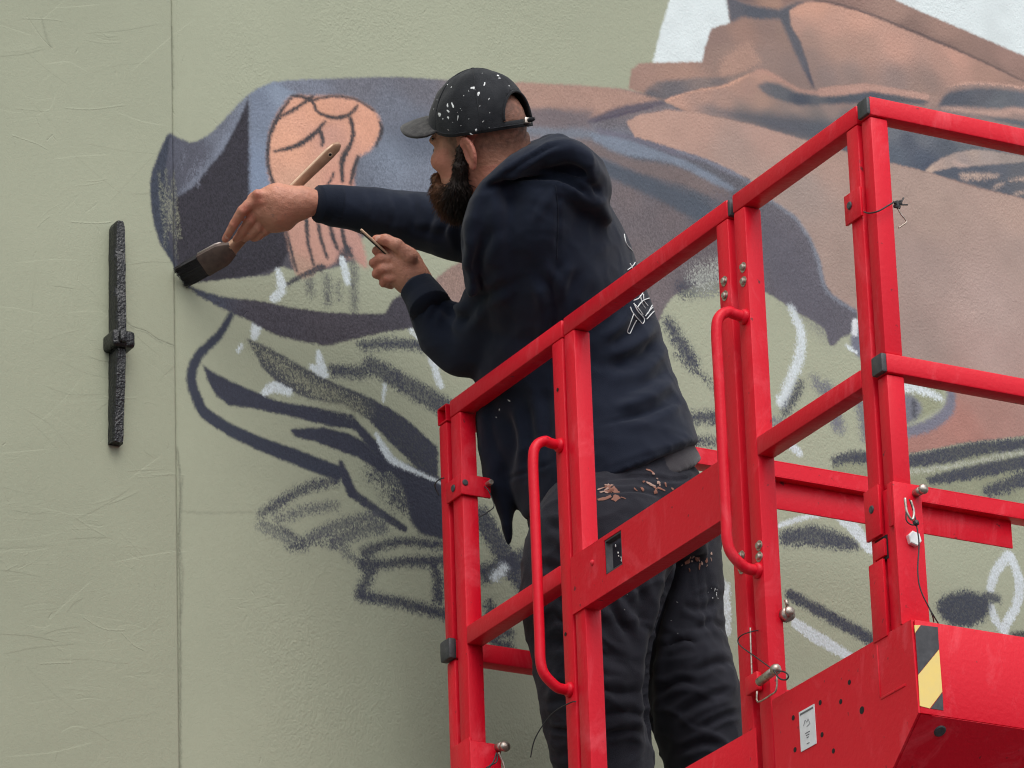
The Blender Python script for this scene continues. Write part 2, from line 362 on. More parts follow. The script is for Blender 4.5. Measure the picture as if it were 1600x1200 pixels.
    for pts, w in (([(455, 152), (436, 179), (421, 214), (418, 253), (428, 292), (440, 330)], [3, 5, 5, 5, 5, 3]), ([(425, 196), (440, 182), (460, 171), (480, 157), (490, 150)], [2, 4, 5, 5, 3]),
                   ([(427, 238), (455, 231), (482, 217), (508, 190)], [3, 6, 7, 3]), ([(455, 150), (484, 156), (497, 176), (522, 185), (546, 179), (559, 164)], [5, 5, 4, 6, 5, 3]),
                   ([(484, 158), (520, 151), (560, 158), (585, 175)], [4, 3, 3, 3]), ([(546, 184), (551, 205), (548, 225), (537, 243), (533, 262), (535, 285)], [6, 6, 5, 8, 6, 6]),
                   ([(498, 203), (503, 216), (502, 229)], [7, 6, 3]), ([(559, 244), (552, 266), (547, 290)], [5, 6, 4]), ([(522, 270), (512, 290), (508, 300)], [3, 3, 2]),
                   ([(470, 300), (478, 345), (481, 380), (490, 416)], [4, 6, 5, 4]), ([(496, 350), (503, 380), (511, 405)], [5, 5, 4]), ([(514, 345), (520, 372), (528, 392)], [4, 7, 3]),
                   ([(534, 355), (538, 380), (549, 402)], [5, 7, 5]), ([(592, 190), (596, 205), (586, 230)], [3, 5, 3]), ([(440, 330), (455, 395), (464, 425)], [2, 4, 3])):
        stroke(pts, np.asarray(w)*1.35, LN, feather=.6, rough=1.4, dry=.06)
    stroke([(446, 446), (475, 430), (500, 420), (508, 416)], [6, 9, 14, 6], (62, 62, 70), feather=1.2, rough=2, dry=.2)
    stroke([(545, 388), (538, 398), (528, 412)], [16, 20, 8], (64, 64, 72), feather=2, rough=2, dry=.2)
    for pts, w, d in (([(483, 436), (484, 462)], 13, .5), ([(511, 430), (512, 476)], 11, .55), ([(551, 405), (553, 486)], 11, .5), ([(529, 440), (530, 470)], 6, .8)):
        stroke(pts, w, (96, 98, 96), feather=2, rough=2.5, dry=d)
    for pts, w, d in (([(433, 420), (440, 448)], [7, 18], .25), ([(442, 452), (425, 470)], 14, .3), ([(533, 402), (538, 420), (543, 446)], [8, 14, 8], .2),
                      ([(403, 505), (395, 530)], [18, 10], .3), ([(378, 538), (371, 552)], 6, .6)):
        stroke(pts, w*1.12 if not hasattr(w, '__len__') else np.asarray(w)*1.12, WH, feather=.7, rough=1.8, dry=d, grain=.05)
    # charcoal drawing of the second sleeve
    fill([(283, 438), (305, 452), (345, 464), (400, 470), (450, 480), (500, 487), (560, 491), (600, 491), (612, 470), (640, 452), (684, 450), (700, 500), (660, 512), (600, 520), (510, 541), (480, 536),
          (430, 525), (385, 500), (340, 480), (305, 460)], [(300, 450, (68, 73, 88)), (420, 495, (70, 67, 76)), (520, 515, (72, 68, 76)), (650, 480, (70, 67, 76))], smooth=False, feather=1.0, rough=2.4, grain=.16)
    stroke([(362, 490), (342, 524), (310, 556), (298, 592), (310, 630), (322, 648), (352, 668), (386, 685), (416, 698), (470, 718), (531, 741)], [10, 14, 16, 18, 21, 23, 23, 25, 27, 29, 29], (57, 62, 76), feather=.7, rough=1.3)
    stroke([(531, 721), (541, 750), (551, 776)], [8, 20, 18], SL, feather=.9, rough=1.2)
    stroke([(548, 770), (592, 801), (634, 829)], [17, 17, 13], SL, feather=1, rough=1.6, dry=.05)
    fill([(316, 569), (328, 580), (362, 597), (398, 612), (432, 627), (500, 638), (540, 646), (560, 662), (556, 672), (520, 668), (455, 652), (400, 640), (356, 634), (336, 618), (324, 596)], SL, smooth=False, feather=.8, rough=1.8, grain=.08)
    fill([(452, 671), (502, 668), (545, 678), (568, 690), (590, 712), (612, 735), (598, 742), (560, 716), (520, 702), (490, 690), (460, 684)], SL, smooth=False, feather=.8, rough=1.8, grain=.08)
    stroke([(545, 650), (562, 672), (592, 706), (628, 742)], [13, 17, 23, 28], SL, feather=1.2, rough=1.8)
    fill([(384, 528), (428, 548), (484, 580), (530, 602), (575, 620), (612, 640), (646, 665), (684, 700), (684, 748), (655, 735), (612, 695), (574, 656), (538, 634), (484, 624), (440, 606), (412, 578), (395, 550)],
         SL, smooth=False, feather=1.2, rough=2.4, dry=.04, grain=.10)
    stroke([(392, 540), (440, 575), (500, 612), (570, 640)], [14, 24, 30, 22], (140, 142, 122), feather=6, rough=4, dry=.8)
    fill([(610, 720), (650, 730), (684, 745), (740, 770), (740, 850), (690, 845), (655, 835), (640, 815), (634, 780)], SL, smooth=False, feather=1.6, rough=2.4, grain=.08)
    stroke([(578, 738), (620, 755), (650, 760)], [24, 34, 36], SL, feather=5, rough=4, dry=.45)
    stroke([(605, 775), (640, 790)], [26, 36], SL, feather=5, rough=4, dry=.45)
    for pts, w, d, c in (([(562, 541), (610, 537), (655, 541), (693, 552)], 17, .38, SL), ([(515, 579), (574, 583)], 20, .42, SL), ([(572, 567), (630, 600), (700, 640)], [26, 34, 34], .45, SL),
                         ([(529, 750), (475, 764), (430, 790), (404, 806)], [16, 14, 14, 9], .42, SL), ([(430, 813), (480, 797), (528, 790)], 13, .8, (92, 95, 98)), ([(482, 842), (535, 820), (592, 806)], 18, .68, (84, 87, 94)),
                         ([(515, 850), (555, 832), (603, 822)], 20, .66, (84, 87, 94)), ([(408, 812), (425, 822), (446, 832), (475, 846), (500, 850), (535, 852), (552, 872), (570, 884)], [3, 4, 10, 6, 4, 3, 3, 3], .3, SL), ([(404, 820), (430, 834), (455, 850), (478, 856)], 14, .8, (100, 104, 104)), ([(535, 858), (560, 884)], 12, .85, (100, 104, 104)), ([(450, 856), (476, 852)], 12, .72, SL),
                         ([(566, 868), (590, 855), (630, 847), (694, 853)], [22, 14, 14, 14], .3, SL), ([(563, 884), (600, 882), (655, 877), (740, 878)], [26, 16, 17, 17], .3, SL), ([(582, 888), (570, 912), (560, 932)], 18, .36, SL),
                         ([(560, 931), (620, 941), (700, 962)], [18, 17, 20], .3, SL), ([(675, 880), (684, 905), (684, 942)], 18, .36, SL), ([(700, 960), (770, 985), (800, 990)], [18, 16, 14], .35, SL)):
        stroke(pts, w, c, feather=1.8, rough=3, dry=d)
    for pts, w, d in (([(497, 548), (500, 565), (508, 588)], [6, 14, 12], .2), ([(484, 574), (505, 582)], [10, 18], .2), ([(410, 616), (428, 606), (454, 614)], [8, 18, 12], .2), ([(601, 600), (598, 628)], [7, 4], .25),
                      ([(660, 526), (672, 555), (688, 606)], [12, 13, 11], .42), ([(586, 676), (600, 702), (614, 720), (645, 736), (690, 756)], [4, 14, 13, 8, 4], .1), ([(640, 516), (655, 530)], 8, .5)):
        stroke(pts, w*1.12 if not hasattr(w, '__len__') else np.asarray(w)*1.12, WH, feather=.7, rough=1.8, dry=d, grain=.05)
    for pts, w in (([(745, 800), (790, 870), (830, 930)], 40), ([(750, 900), (800, 880), (860, 860)], 34), ([(765, 940), (770, 1000), (800, 1010)], 18), ([(860, 760), (900, 860)], 40)):
        stroke(pts, w, SL, feather=3, rough=4, dry=.25)
    stroke([(770, 905), (790, 885)], 16, WH, feather=2, rough=3, dry=.35)
    # bare ground with scribbles, right of the man
    for pts, w, d in (([(1040, 500), (1075, 555), (1085, 575)], [20, 26, 20], .35), ([(1056, 555), (1110, 600), (1130, 630)], [10, 8, 6], .5), ([(1060, 655), (1120, 652), (1160, 655)], [18, 22, 18], .3),
                      ([(1075, 690), (1140, 692)], 14, .45), ([(1060, 455), (1120, 440), (1175, 445)], [26, 40, 26], .75)):
        stroke(pts, w, SL, feather=2.5, rough=4, dry=d)
    stroke([(1085, 440), (1150, 420)], 40, (170, 174, 166), feather=6, rough=4, dry=.8)
    stroke([(1234, 478), (1250, 515), (1249, 555), (1234, 598), (1220, 634)], [12, 19, 19, 20, 24], WH, feather=1.8, rough=3, dry=.3)
    stroke([(1252, 597), (1238, 625), (1222, 650)], [12, 14, 12], SL, feather=2.5, rough=3, dry=.3)
    for pts, w in (([(1190, 655), (1230, 665)], 14), ([(1290, 600), (1300, 640), (1312, 672)], 22), ([(1335, 610), (1348, 650), (1355, 690)], 20), ([(1270, 590), (1290, 620)], 16)):
        stroke(pts, w, (110, 112, 122), feather=3, rough=3, dry=.4)
    fill([(1330, 520), (1345, 500), (1352, 530), (1345, 560), (1330, 545)], (116, 118, 132), feather=2, rough=2)
    stroke([(1336, 500), (1334, 524)], 12, (214, 218, 222), feather=1, rough=2); stroke([(1322, 540), (1338, 552)], 7, WH, feather=1, rough=2, dry=.3)
    # folds of cloth, upper right
    z1 = lambda *p: [(960+x/5, y/5) for x, y in p]; z2 = lambda *p: [(1280+x/5, y/5) for x, y in p]; z3 = lambda *p: [(1380+x/7.27, 160+y/7.27) for x, y in p]; z4 = lambda *p: [(800+x/5, 120+y/5) for x, y in p]
    K = dict(smooth=False, feather=.7, rough=.8, grain=.018)
    fill([(982, 139), (986, 109), (1000, 99), (1096, 97), (1101, 74), (1111, 45), (1140, 36), (1136, 0), (1142, -160), (1330, -90), (1400, 2), (1500, 45), (1600, 88), (1800, 178), (2400, 440), (2400, 640), (1500, 330), (1100, 190), (1040, 160)],
         [(1000, 118, (160, 130, 118)), (1060, 112, (166, 134, 120)), (1120, 60, (142, 118, 110)), (1160, 50, (156, 126, 114)), (1130, 85, (150, 126, 116)), (1200, 100, (148, 126, 118)), (1225, 50, (150, 126, 116)), (1200, 40, (146, 122, 114)), (1240, 110, (142, 122, 116)),
          (1300, 0, (140, 114, 106)), (1400, 14, (164, 134, 122)), (1420, 45, (134, 110, 102)), (1480, 50, (160, 130, 118)), (1480, 74, (136, 112, 104)), (1570, 90, (158, 128, 118)), (1560, 112, (138, 114, 106)), (1320, -30, (150, 120, 110)), (1700, 160, (152, 126, 116))], **K)
    fill(z1((1060, 318), (1095, 420), (1150, 480), (1000, 575), (880, 622), (815, 600), (830, 480), (930, 390)), (176, 142, 127), smooth=False, feather=4, rough=2.5, alpha=.9)
    fill(z1((330, 640), (640, 610), (830, 606), (1060, 560), (1060, 582), (900, 655), (640, 712), (470, 762), (400, 792), (300, 776), (215, 750), (250, 690)), [(1010, 132, (134, 118, 114)), (1100, 124, (132, 118, 114)), (1150, 116, (144, 124, 116)), (1016, 150, (98, 96, 102)), (1050, 148, (106, 102, 106)), (1120, 134, (118, 108, 108))], smooth=False, feather=2.2, rough=1.2)
    fill(z1((870, -20), (1000, -20), (1420, -20), (1280, 78), (1180, 58), (1050, 22)), [(1150, -6, (120, 104, 102)), (1210, 4, (164, 132, 116)), (1230, 2, (140, 114, 106))], **K)
    fill(z1((868, -30), (955, 0), (1000, 20), (1100, 52), (1280, 80), (1420, 22), (1500, 8), (1400, 62), (1368, 92), (1382, 210), (1455, 330), (1500, 460), (1568, 690), (1545, 694), (1400, 400), (1292, 152), (1120, 152), (1000, 132), (905, 182)),
         [(1142, 10, (96, 96, 104)), (1180, 22, (84, 88, 98)), (1230, 26, (90, 92, 100)), (1232, 60, (98, 98, 106)), (1250, 90, (96, 96, 104)), (1270, 134, (82, 82, 94))], smooth=False, feather=2.0, rough=1.2)
    B_ = z1((1368, 92), (1400, 62), (1500, 22), (1600, 16))+z2((80, 26), (300, 86), (560, 192), (850, 312), (1100, 412), (1350, 524), (1610, 652), (3000, 1300), (3000, 1700), (1610, 690), (1240, 648), (1000, 682), (930, 740), (860, 738), (560, 692), (360, 656), (200, 662), (0, 692))+z1((1568, 692), (1500, 460), (1455, 330), (1382, 210))
    fill(B_, [(1246, 14, (204, 158, 138)), (1275, 8, (202, 156, 136)), (1340, 30, (200, 156, 138)), (1300, 40, (190, 150, 134)), (1244, 40, (182, 146, 132)), (1262, 60, (166, 138, 126)), (1266, 90, (150, 128, 120)), (1290, 122, (142, 124, 119)), (1330, 118, (148, 128, 121)), (1350, 75, (178, 144, 130)), (1310, 75, (174, 142, 128)), (1400, 75, (194, 152, 136)),
              (1400, 125, (148, 128, 122)), (1450, 130, (146, 124, 116)), (1480, 100, (182, 146, 132)), (1490, 90, (196, 152, 136)), (1540, 120, (172, 138, 124)), (1590, 138, (160, 130, 118)), (1440, 144, (152, 128, 118)), (1700, 200, (170, 136, 122))], **K)
    stroke(z2((-40, 2), (150, 40), (420, 122), (850, 296), (1210, 452), (1620, 648)), [3, 5, 4, 5, 3.5, 3], (88, 76, 78), feather=1.2, rough=1, alpha=.85)
    D = z1((390, 795), (470, 762), (640, 712), (840, 682), (940, 642), (1060, 580), (1130, 546), (1200, 560), (1320, 630), (1450, 700), (1600, 722))+z2((0, 690), (360, 655), (560, 690), (860, 738), (930, 742), (1000, 682), (1240, 648), (1610, 690), (3000, 1350), (3000, 2200))+[(1600, 311), (1519, 292), (1454, 270), (1397, 256), (1324, 238), (1259, 219), (1177, 195), (1084, 177)]
    fill(D, [(1052, 162, (186, 148, 132)), (1100, 150, (176, 142, 128)), (1150, 126, (178, 142, 126)), (1190, 116, (184, 146, 130)), (1165, 140, (170, 138, 126)), (1130, 160, (168, 138, 126)), (1190, 158, (170, 140, 126)), (1110, 172, (146, 126, 120)), (1160, 176, (140, 124, 118)), (1200, 182, (132, 120, 116)), (1240, 182, (128, 118, 116)), (1280, 186, (124, 116, 114)),
             (1240, 172, (152, 132, 124)), (1300, 172, (146, 128, 122)), (1320, 190, (112, 108, 110)), (1320, 215, (90, 94, 102)), (1300, 146, (180, 144, 130)), (1370, 140, (184, 146, 134)), (1420, 150, (176, 142, 130)), (1462, 150, (158, 132, 122)), (1400, 190, (104, 106, 112)), (1470, 200, (98, 102, 110)), (1430, 235, (84, 90, 100)), (1560, 215, (92, 98, 106)), (1600, 260, (120, 112, 112)), (1560, 180, (166, 140, 130))], **K)
    fill(z1((640, 846), (800, 852), (1000, 872), (1300, 905), (1600, 940))+[(1330, 196), (1360, 200), (1330, 240), (1259, 219)]+z1((1300, 1050), (1150, 1000), (980, 950), (800, 900)), [(1100, 172, (112, 106, 108)), (1160, 186, (92, 94, 102)), (1220, 200, (84, 88, 98)), (1290, 205, (86, 92, 102)), (1330, 225, (88, 94, 104))], smooth=False, feather=4.5, rough=1, alpha=.92)
    stroke(z1((400, 792), (470, 760), (640, 711), (840, 680), (940, 640), (1062, 578)), [4, 2, 1.5, 2.5, 3, 1.5], (222, 170, 146), feather=.8, rough=1)
    stroke(z1((1070, 590), (1130, 556), (1200, 572), (1320, 642), (1450, 712), (1610, 738)), [3, 6, 7, 7, 6, 6], (184, 144, 130), feather=2, rough=1)
    fill(z1((1108, 672), (1180, 640), (1280, 660), (1400, 722), (1600, 752))+z2((150, 750), (400, 714), (560, 738), (858, 786), (820, 826), (380, 800), (280, 812), (0, 818))+z1((1600, 828), (1440, 826), (1300, 792), (1180, 742)),
         [(1190, 136, (112, 108, 112)), (1215, 142, (100, 102, 108)), (1250, 156, (74, 80, 92)), (1300, 156, (78, 84, 94)), (1350, 148, (80, 86, 96)), (1430, 160, (90, 92, 98)), (1280, 151, (96, 98, 104))], smooth=False, feather=1.6, rough=1)
    fill(z2((-10, 694), (360, 657), (560, 692), (855, 738), (850, 784), (560, 733), (400, 711), (150, 745), (-10, 750)), (184, 147, 134), smooth=False, feather=1.2, rough=1)
    fill(z2((918, 842), (960, 762), (1010, 722), (1200, 692), (1350, 692), (1610, 722), (2400, 1020), (2400, 1200), (1610, 852), (1350, 852), (1100, 832)), [(1470, 160, (84, 88, 98)), (1490, 148, (86, 90, 100)), (1540, 142, (96, 98, 106)), (1560, 165, (106, 110, 116)), (1600, 160, (102, 106, 114))], smooth=False, feather=1.6, rough=1.2)
    stroke(z2((1000, 682), (1120, 658), (1240, 650), (1450, 668), (1620, 694)), [2, 3, 4, 4, 3], (206, 166, 150), feather=.8, rough=2, dry=.25)
    stroke(z2((945, 842), (1200, 872), (1400, 892), (1620, 882), (2300, 1180)), [3, 8, 10, 12, 14], (186, 154, 142), feather=2, rough=1.5)
    fill(z2((1220, 912), (1420, 920), (1620, 950), (2300, 1240), (2300, 1330), (1620, 1000)), (94, 100, 108), smooth=False, feather=1.5, rough=1.2)
    fill(z3((-40, 270), (80, 300), (500, 390), (1000, 490), (1200, 550), (950, 552), (800, 584), (650, 644), (560, 704), (470, 782), (100, 692), (-40, 660)), [(1392, 205, (110, 114, 122)), (1440, 216, (106, 110, 118)), (1420, 226, (84, 90, 102)), (1480, 230, (88, 94, 104)), (1400, 245, (92, 100, 112)), (1440, 250, (84, 92, 106)), (1450, 260, (74, 82, 98)), (1510, 230, (104, 108, 114))], **K)
    fill(z3((470, 782), (560, 702), (650, 642), (800, 582), (1000, 545), (1200, 552), (1640, 622), (2400, 900), (2400, 1000), (1600, 684), (1250, 712), (900, 742), (800, 744), (540, 802)), [(1450, 266, (190, 166, 150)), (1462, 254, (176, 154, 144)), (1485, 244, (166, 148, 140)), (1505, 252, (156, 142, 138)), (1520, 238, (172, 154, 144)), (1540, 246, (164, 150, 144)), (1580, 246, (154, 142, 136)), (1500, 260, (170, 152, 144))], **K)
    fill(z3((540, 802), (800, 742), (900, 746), (1250, 716), (1640, 684), (2400, 1000), (2400, 1300), (1600, 1096), (1400, 1042), (1180, 982), (830, 882)), [(1480, 268, (84, 90, 102)), (1520, 264, (86, 92, 104)), (1560, 262, (96, 100, 110)), (1540, 285, (84, 88, 98)), (1590, 275, (98, 100, 106))], **K)
    stroke(z3((790, 672), (850, 715), (960, 725)), [5, 7, 3], (192, 166, 156), feather=1.6, rough=1)
    for pts, ww, d in ((z3((870, 850), (900, 838), (1060, 836), (1320, 830)), [4, 9, 10, 3], .12), (z3((900, 880), (1100, 872), (1280, 850)), [3, 4, 1], .1), (z3((1230, 985), (1300, 950), (1375, 915)), [2, 6, 2], .2), (z3((1420, 895), (1500, 880), (1620, 870)), [2, 5, 6], .22), (z3((1470, 1056), (1550, 1035), (1640, 1022)), [2, 5, 6], .1)):
        stroke(pts, ww, (186, 162, 148), feather=1.8, rough=1.5, dry=d)
    # back of the grey sleeve behind the man's neck
    for pts, c, f in ((((100, 50), (560, 75), (900, 110), (1160, 185), (900, 240), (700, 320), (600, 332), (300, 252), (-100, 250), (-100, 60)), (174, 141, 127), 2.0), (((-60, 252), (300, 256), (650, 264), (600, 350), (640, 410), (160, 392), (-60, 390)), (118, 107, 110), 3.5),
                      (((-60, 390), (160, 388), (400, 418), (650, 448), (640, 492), (400, 482), (-60, 450)), (118, 124, 135), 2.5), (((440, 488), (600, 490), (800, 592), (950, 642), (1300, 702), (1500, 772), (1700, 880), (1700, 1010), (1300, 835), (1000, 765), (700, 645), (520, 592), (380, 560)), (120, 107, 106), 2.5),
                      (((380, 540), (520, 590), (700, 642), (1000, 770), (1300, 882), (1560, 1030), (1660, 1090), (1560, 1180), (1450, 1120), (1300, 1052), (1100, 942), (850, 832), (720, 762), (500, 700)), (79, 87, 99), 2.5),
                      (((600, 440), (850, 470), (1100, 562), (1350, 652), (1520, 742), (1750, 880), (1700, 900), (1480, 790), (1300, 695), (1100, 642), (950, 628), (800, 582), (640, 502)), (124, 134, 149), 2.2), (((640, 400), (900, 450), (1000, 490), (1250, 550), (1450, 592), (1700, 690), (1820, 800), (1700, 760), (1500, 672), (1250, 612), (1050, 542), (900, 492), (690, 452)), (110, 108, 122), 2.2)):
        fill(z4(*pts), c, smooth=False, feather=f, rough=1.6, alpha=.95)
    stroke(z4((590, 356), (700, 318), (850, 262), (1000, 232), (1190, 206)), [6, 11, 12, 10, 7], (94, 88, 100), feather=1.6, rough=1.2); stroke(z4((640, 352), (850, 296), (1100, 236)), [2, 5, 3], (80, 74, 90), feather=1.2, rough=1.2)
    # brown fore-sleeve
    fill([(978, 191), (999, 180), (1043, 172), (1084, 176), (1177, 196), (1259, 220), (1324, 239), (1397, 257), (1454, 271), (1519, 293), (1600, 312), (2400, 600), (2400, 760), (1600, 682), (1500, 694), (1409, 712), (1395, 690), (1440, 672),
          (1474, 648), (1484, 617), (1470, 600), (1430, 585), (1390, 560), (1345, 497), (1337, 485), (1301, 462), (1288, 442), (1281, 409), (1268, 377), (1242, 338), (1203, 312), (1169, 280), (1112, 252), (1052, 232), (991, 214)],
         [(1000, 190, (188, 153, 138)), (1084, 187, (184, 150, 136)), (1200, 215, (182, 150, 138)), (1300, 250, (174, 146, 134)), (1150, 240, (168, 144, 134)), (1250, 300, (160, 143, 135)), (1300, 400, (163, 142, 132)), (1450, 330, (172, 149, 138)), (1450, 420, (166, 145, 137)),
          (1550, 480, (178, 155, 147)), (1550, 560, (180, 154, 146)), (1440, 540, (160, 140, 132)), (1420, 700, (165, 122, 112)), (1500, 665, (174, 126, 115)), (1550, 640, (170, 130, 120)), (1600, 400, (172, 150, 141)), (1600, 340, (178, 152, 140)), (1900, 560, (170, 145, 135))],
         smooth=False, feather=.9, rough=1.2, grain=.025)
    stroke([(1056, 236), (1112, 256), (1169, 284), (1205, 315), (1242, 341), (1266, 378), (1279, 411), (1286, 444), (1300, 464), (1338, 488)], [3, 4, 4, 5, 6, 7, 8, 8, 7, 5], (134, 140, 152), feather=2, rough=2, alpha=.85)
    fill([(1112, 300), (1180, 330), (1235, 372), (1262, 430), (1290, 480), (1300, 535), (1268, 505), (1235, 470), (1190, 420), (1140, 360)], (96, 94, 104), feather=10, rough=3, alpha=.7)
    # ring at the wrist and strokes below it
    stroke([(1486, 612), (1482, 640), (1450, 666), (1400, 679)], [16, 22, 22, 16], (122, 122, 136), feather=2, rough=2.5)
    fill([(1380, 560), (1430, 588), (1474, 610), (1470, 636), (1440, 654), (1380, 668)], (150, 154, 128), smooth=False, feather=2, rough=2)
    fill([(1400, 622), (1425, 618), (1440, 640), (1425, 660), (1395, 668)], (118, 121, 132), feather=3, rough=2)
    stroke([(1395, 606), (1430, 606), (1472, 624)], [20, 20, 12], WH, feather=1.5, rough=3, dry=.28); stroke([(1428, 625), (1428, 652)], 7, (76, 78, 86), feather=1.5, rough=2, dry=.3)
    fill([(1300, 724), (1345, 708), (1409, 714), (1500, 697), (1605, 685), (2000, 650), (2000, 1100), (1605, 800), (1300, 760)], (146, 150, 126), smooth=False, feather=2, rough=3)
    for pts, w, d, c in (([(1300, 722), (1340, 714), (1400, 722), (1480, 712), (1540, 700), (1700, 688)], [14, 24, 24, 30, 26, 26], .25, SL), ([(1450, 752), (1520, 738), (1605, 722), (1700, 712)], [14, 26, 28, 28], .25, SL), ([(1540, 770), (1605, 748)], [20, 24], .4, SL),
                         ([(1410, 738), (1480, 730), (1600, 706)], 6, .35, (176, 180, 166))):
        stroke(pts, w, c, feather=2, rough=4, dry=d)
    stroke([(1222, 842), (1270, 838), (1320, 848), (1342, 856)], [26, 40, 30, 8], SL, feather=3, rough=4, dry=.25)
    for pts, w, d in (([(1215, 822), (1260, 808), (1310, 800)], [8, 9, 14], .3), ([(1306, 802), (1330, 822), (1362, 860)], [24, 26, 24], .4), ([(1228, 690), (1250, 710)], 16, .4), ([(1239, 972), (1275, 996), (1330, 1028)], [18, 24, 18], .38),
                      ([(1578, 866), (1556, 892), (1546, 925)], [20, 18, 14], .34), ([(1578, 866), (1592, 910), (1586, 950), (1565, 985)], [16, 20, 18, 16], .34), ([(1548, 946), (1556, 972), (1572, 990)], [14, 16, 16], .4), ([(1128, 910), (1130, 990)], 30, .6)):
        stroke(pts, w, (208, 217, 222), feather=.9, rough=2.4, dry=d)
    stroke([(1230, 928), (1300, 966), (1372, 1006)], [22, 24, 24], SL, feather=2, rough=3, dry=.18)
    fill([(1462, 948), (1476, 932), (1502, 923), (1530, 928), (1546, 938), (1542, 964), (1512, 981), (1480, 974)], (62, 66, 78), feather=3, rough=4, dry=.06); stroke([(1538, 932), (1561, 937)], 18, (68, 72, 84), feather=1.5, rough=3, dry=.25)
    stroke([(1580, 994), (1620, 990)], 14, (58, 56, 60), feather=2, rough=2, dry=.2)
    # hairline cracks in the render
    for pts, w in (([(192, 505), (205, 514), (226, 521), (245, 534), (271, 544)], 1.6), ([(276, 700), (281, 760), (279, 850), (281, 950), (281, 1230)], 2.4), ([(284, 745), (281, 850), (285, 900), (282, 960)], 1.5),
                   ([(281, 800), (330, 802), (395, 800)], 1.2), ([(62, 30), (70, 60), (77, 76)], 1.5), ([(268, 40), (270, 140)], 1.6)):
        stroke(pts, w, (98, 101, 88), feather=.5, rough=1.5, alpha=.75)
paint_mural()
RGB *= .82

# relief of the trowelled render, in mm
SX = np.clip((np.arange(CW)[None, :]*RES+CX0+.34)/.14, 0, 1).astype(np.float32)   # stucco right of the joint, smooth trowelled coat left of it
HGT = ((0.42*(N2-.5)+0.75*(NV-.5)+0.35*(N1-.5)+.15*(N3-.5))*(.30+.70*SX)*(.55+.9*N5)+.22*(N4-.5)+.9*(N5-.5)).astype(np.float32)
def ridge(pts, w, h):
    global HGT
    q = spline(cr(pts), 5) if len(pts) > 2 else cr(pts)
    c0, r0 = np.floor(q.min(0)).astype(int)-int(3*w+4); c1, r1 = np.ceil(q.max(0)).astype(int)+int(3*w+4)
    c0, r0, c1, r1 = max(c0, 0), max(r0, 0), min(c1, CW), min(r1, CH)
    if c1 <= c0 or r1 <= r0: return
    yy, xx = np.mgrid[r0:r1, c0:c1].astype(np.float32); best = np.full(yy.shape, 1e9, np.float32); sg = np.zeros(yy.shape, np.float32)
    for a, b in zip(q[:-1], q[1:]):
        d = b-a; L = max((d@d), 1e-6); t = np.clip(((xx-a[0])*d[0]+(yy-a[1])*d[1])/L, 0, 1)
        ex, ey = xx-a[0]-t*d[0], yy-a[1]-t*d[1]; dd = ex*ex+ey*ey; s = np.sign(d[0]*ey-d[1]*ex)
        k = dd < best; best = np.where(k, dd, best); sg = np.where(k, s, sg)
    d = np.sqrt(best); HGT[r0:r1, c0:c1] += h*np.exp(-(d/w)**2)*(0.45+0.55*sg)
for _ in range(40):
    cx, cy = random.uniform(0, 265), random.uniform(0, 1200)
    if _ % 5 == 4: cx, cy = random.uniform(285, 1000), random.uniform(0, 1200)
    a = random.choice([0.05, -0.08, 0.02, 0.75, -0.5])+random.uniform(-.15, .15); hh = random.uniform(.2, .75)
    for k in range(random.randint(2, 5)):
        x, y = cx+random.gauss(0, 22), cy+random.gauss(0, 9); L = random.uniform(8, 52); aa = a+random.gauss(0, .10); dx, dy = math.cos(aa)*L/2, math.sin(aa)*L/2
        ridge([(x-dx, y-dy), (x+random.uniform(-3, 3), y+random.uniform(-2.5, 2.5)), (x+dx, y+dy)], random.uniform(.8, 2.6), hh*random.uniform(.4, 1)*random.choice([1, 1, -1]))
for _ in range(110):                                           # broad laps left by the trowel
    x, y = random.uniform(-10, 270), random.uniform(0, 1200); a = random.choice([0, .1, -.1, .8, -.7, 1.3])+random.gauss(0, .15); L = random.uniform(20, 110); dx, dy = math.cos(a)*L/2, math.sin(a)*L/2
    ridge([(x-dx, y-dy), (x+random.uniform(-5, 5), y+random.uniform(-5, 5)), (x+dx, y+dy)], random.uniform(4, 16), random.uniform(.15, .55)*random.choice([1, -1]))
for _ in range(40):                                            # dents and bits of grit
    x, y = random.uniform(0, 700), random.uniform(0, 1200); ridge([(x, y), (x+random.uniform(-6, 6), y+random.uniform(2, 9))], random.uniform(1, 2), -random.uniform(.5, 1.4))
for pts, h in (([(40, 30), (62, 62), (78, 78)], -1.2), ([(34, 32), (80, 34), (92, 36)], .8), ([(18, 215), (55, 228), (70, 236)], 1.0), ([(52, 186), (60, 202)], -1.2), ([(72, 222), (80, 214)], -1.1), ([(110, 350), (150, 352), (170, 350)], 1.2),
               ([(100, 172), (140, 174), (190, 168)], .9), ([(128, 968), (158, 985), (192, 988)], .9), ([(188, 992), (205, 1010), (220, 1018)], 1.1), ([(60, 1040), (110, 1038)], .8), ([(276, 0), (277, 140)], -.6),
               ([(192, 505), (205, 514), (226, 521), (245, 534), (271, 544)], -1.5), ([(276, 700), (281, 760), (279, 850), (281, 950), (281, 1230)], -2.0)):
    ridge(pts, 1.3, h)

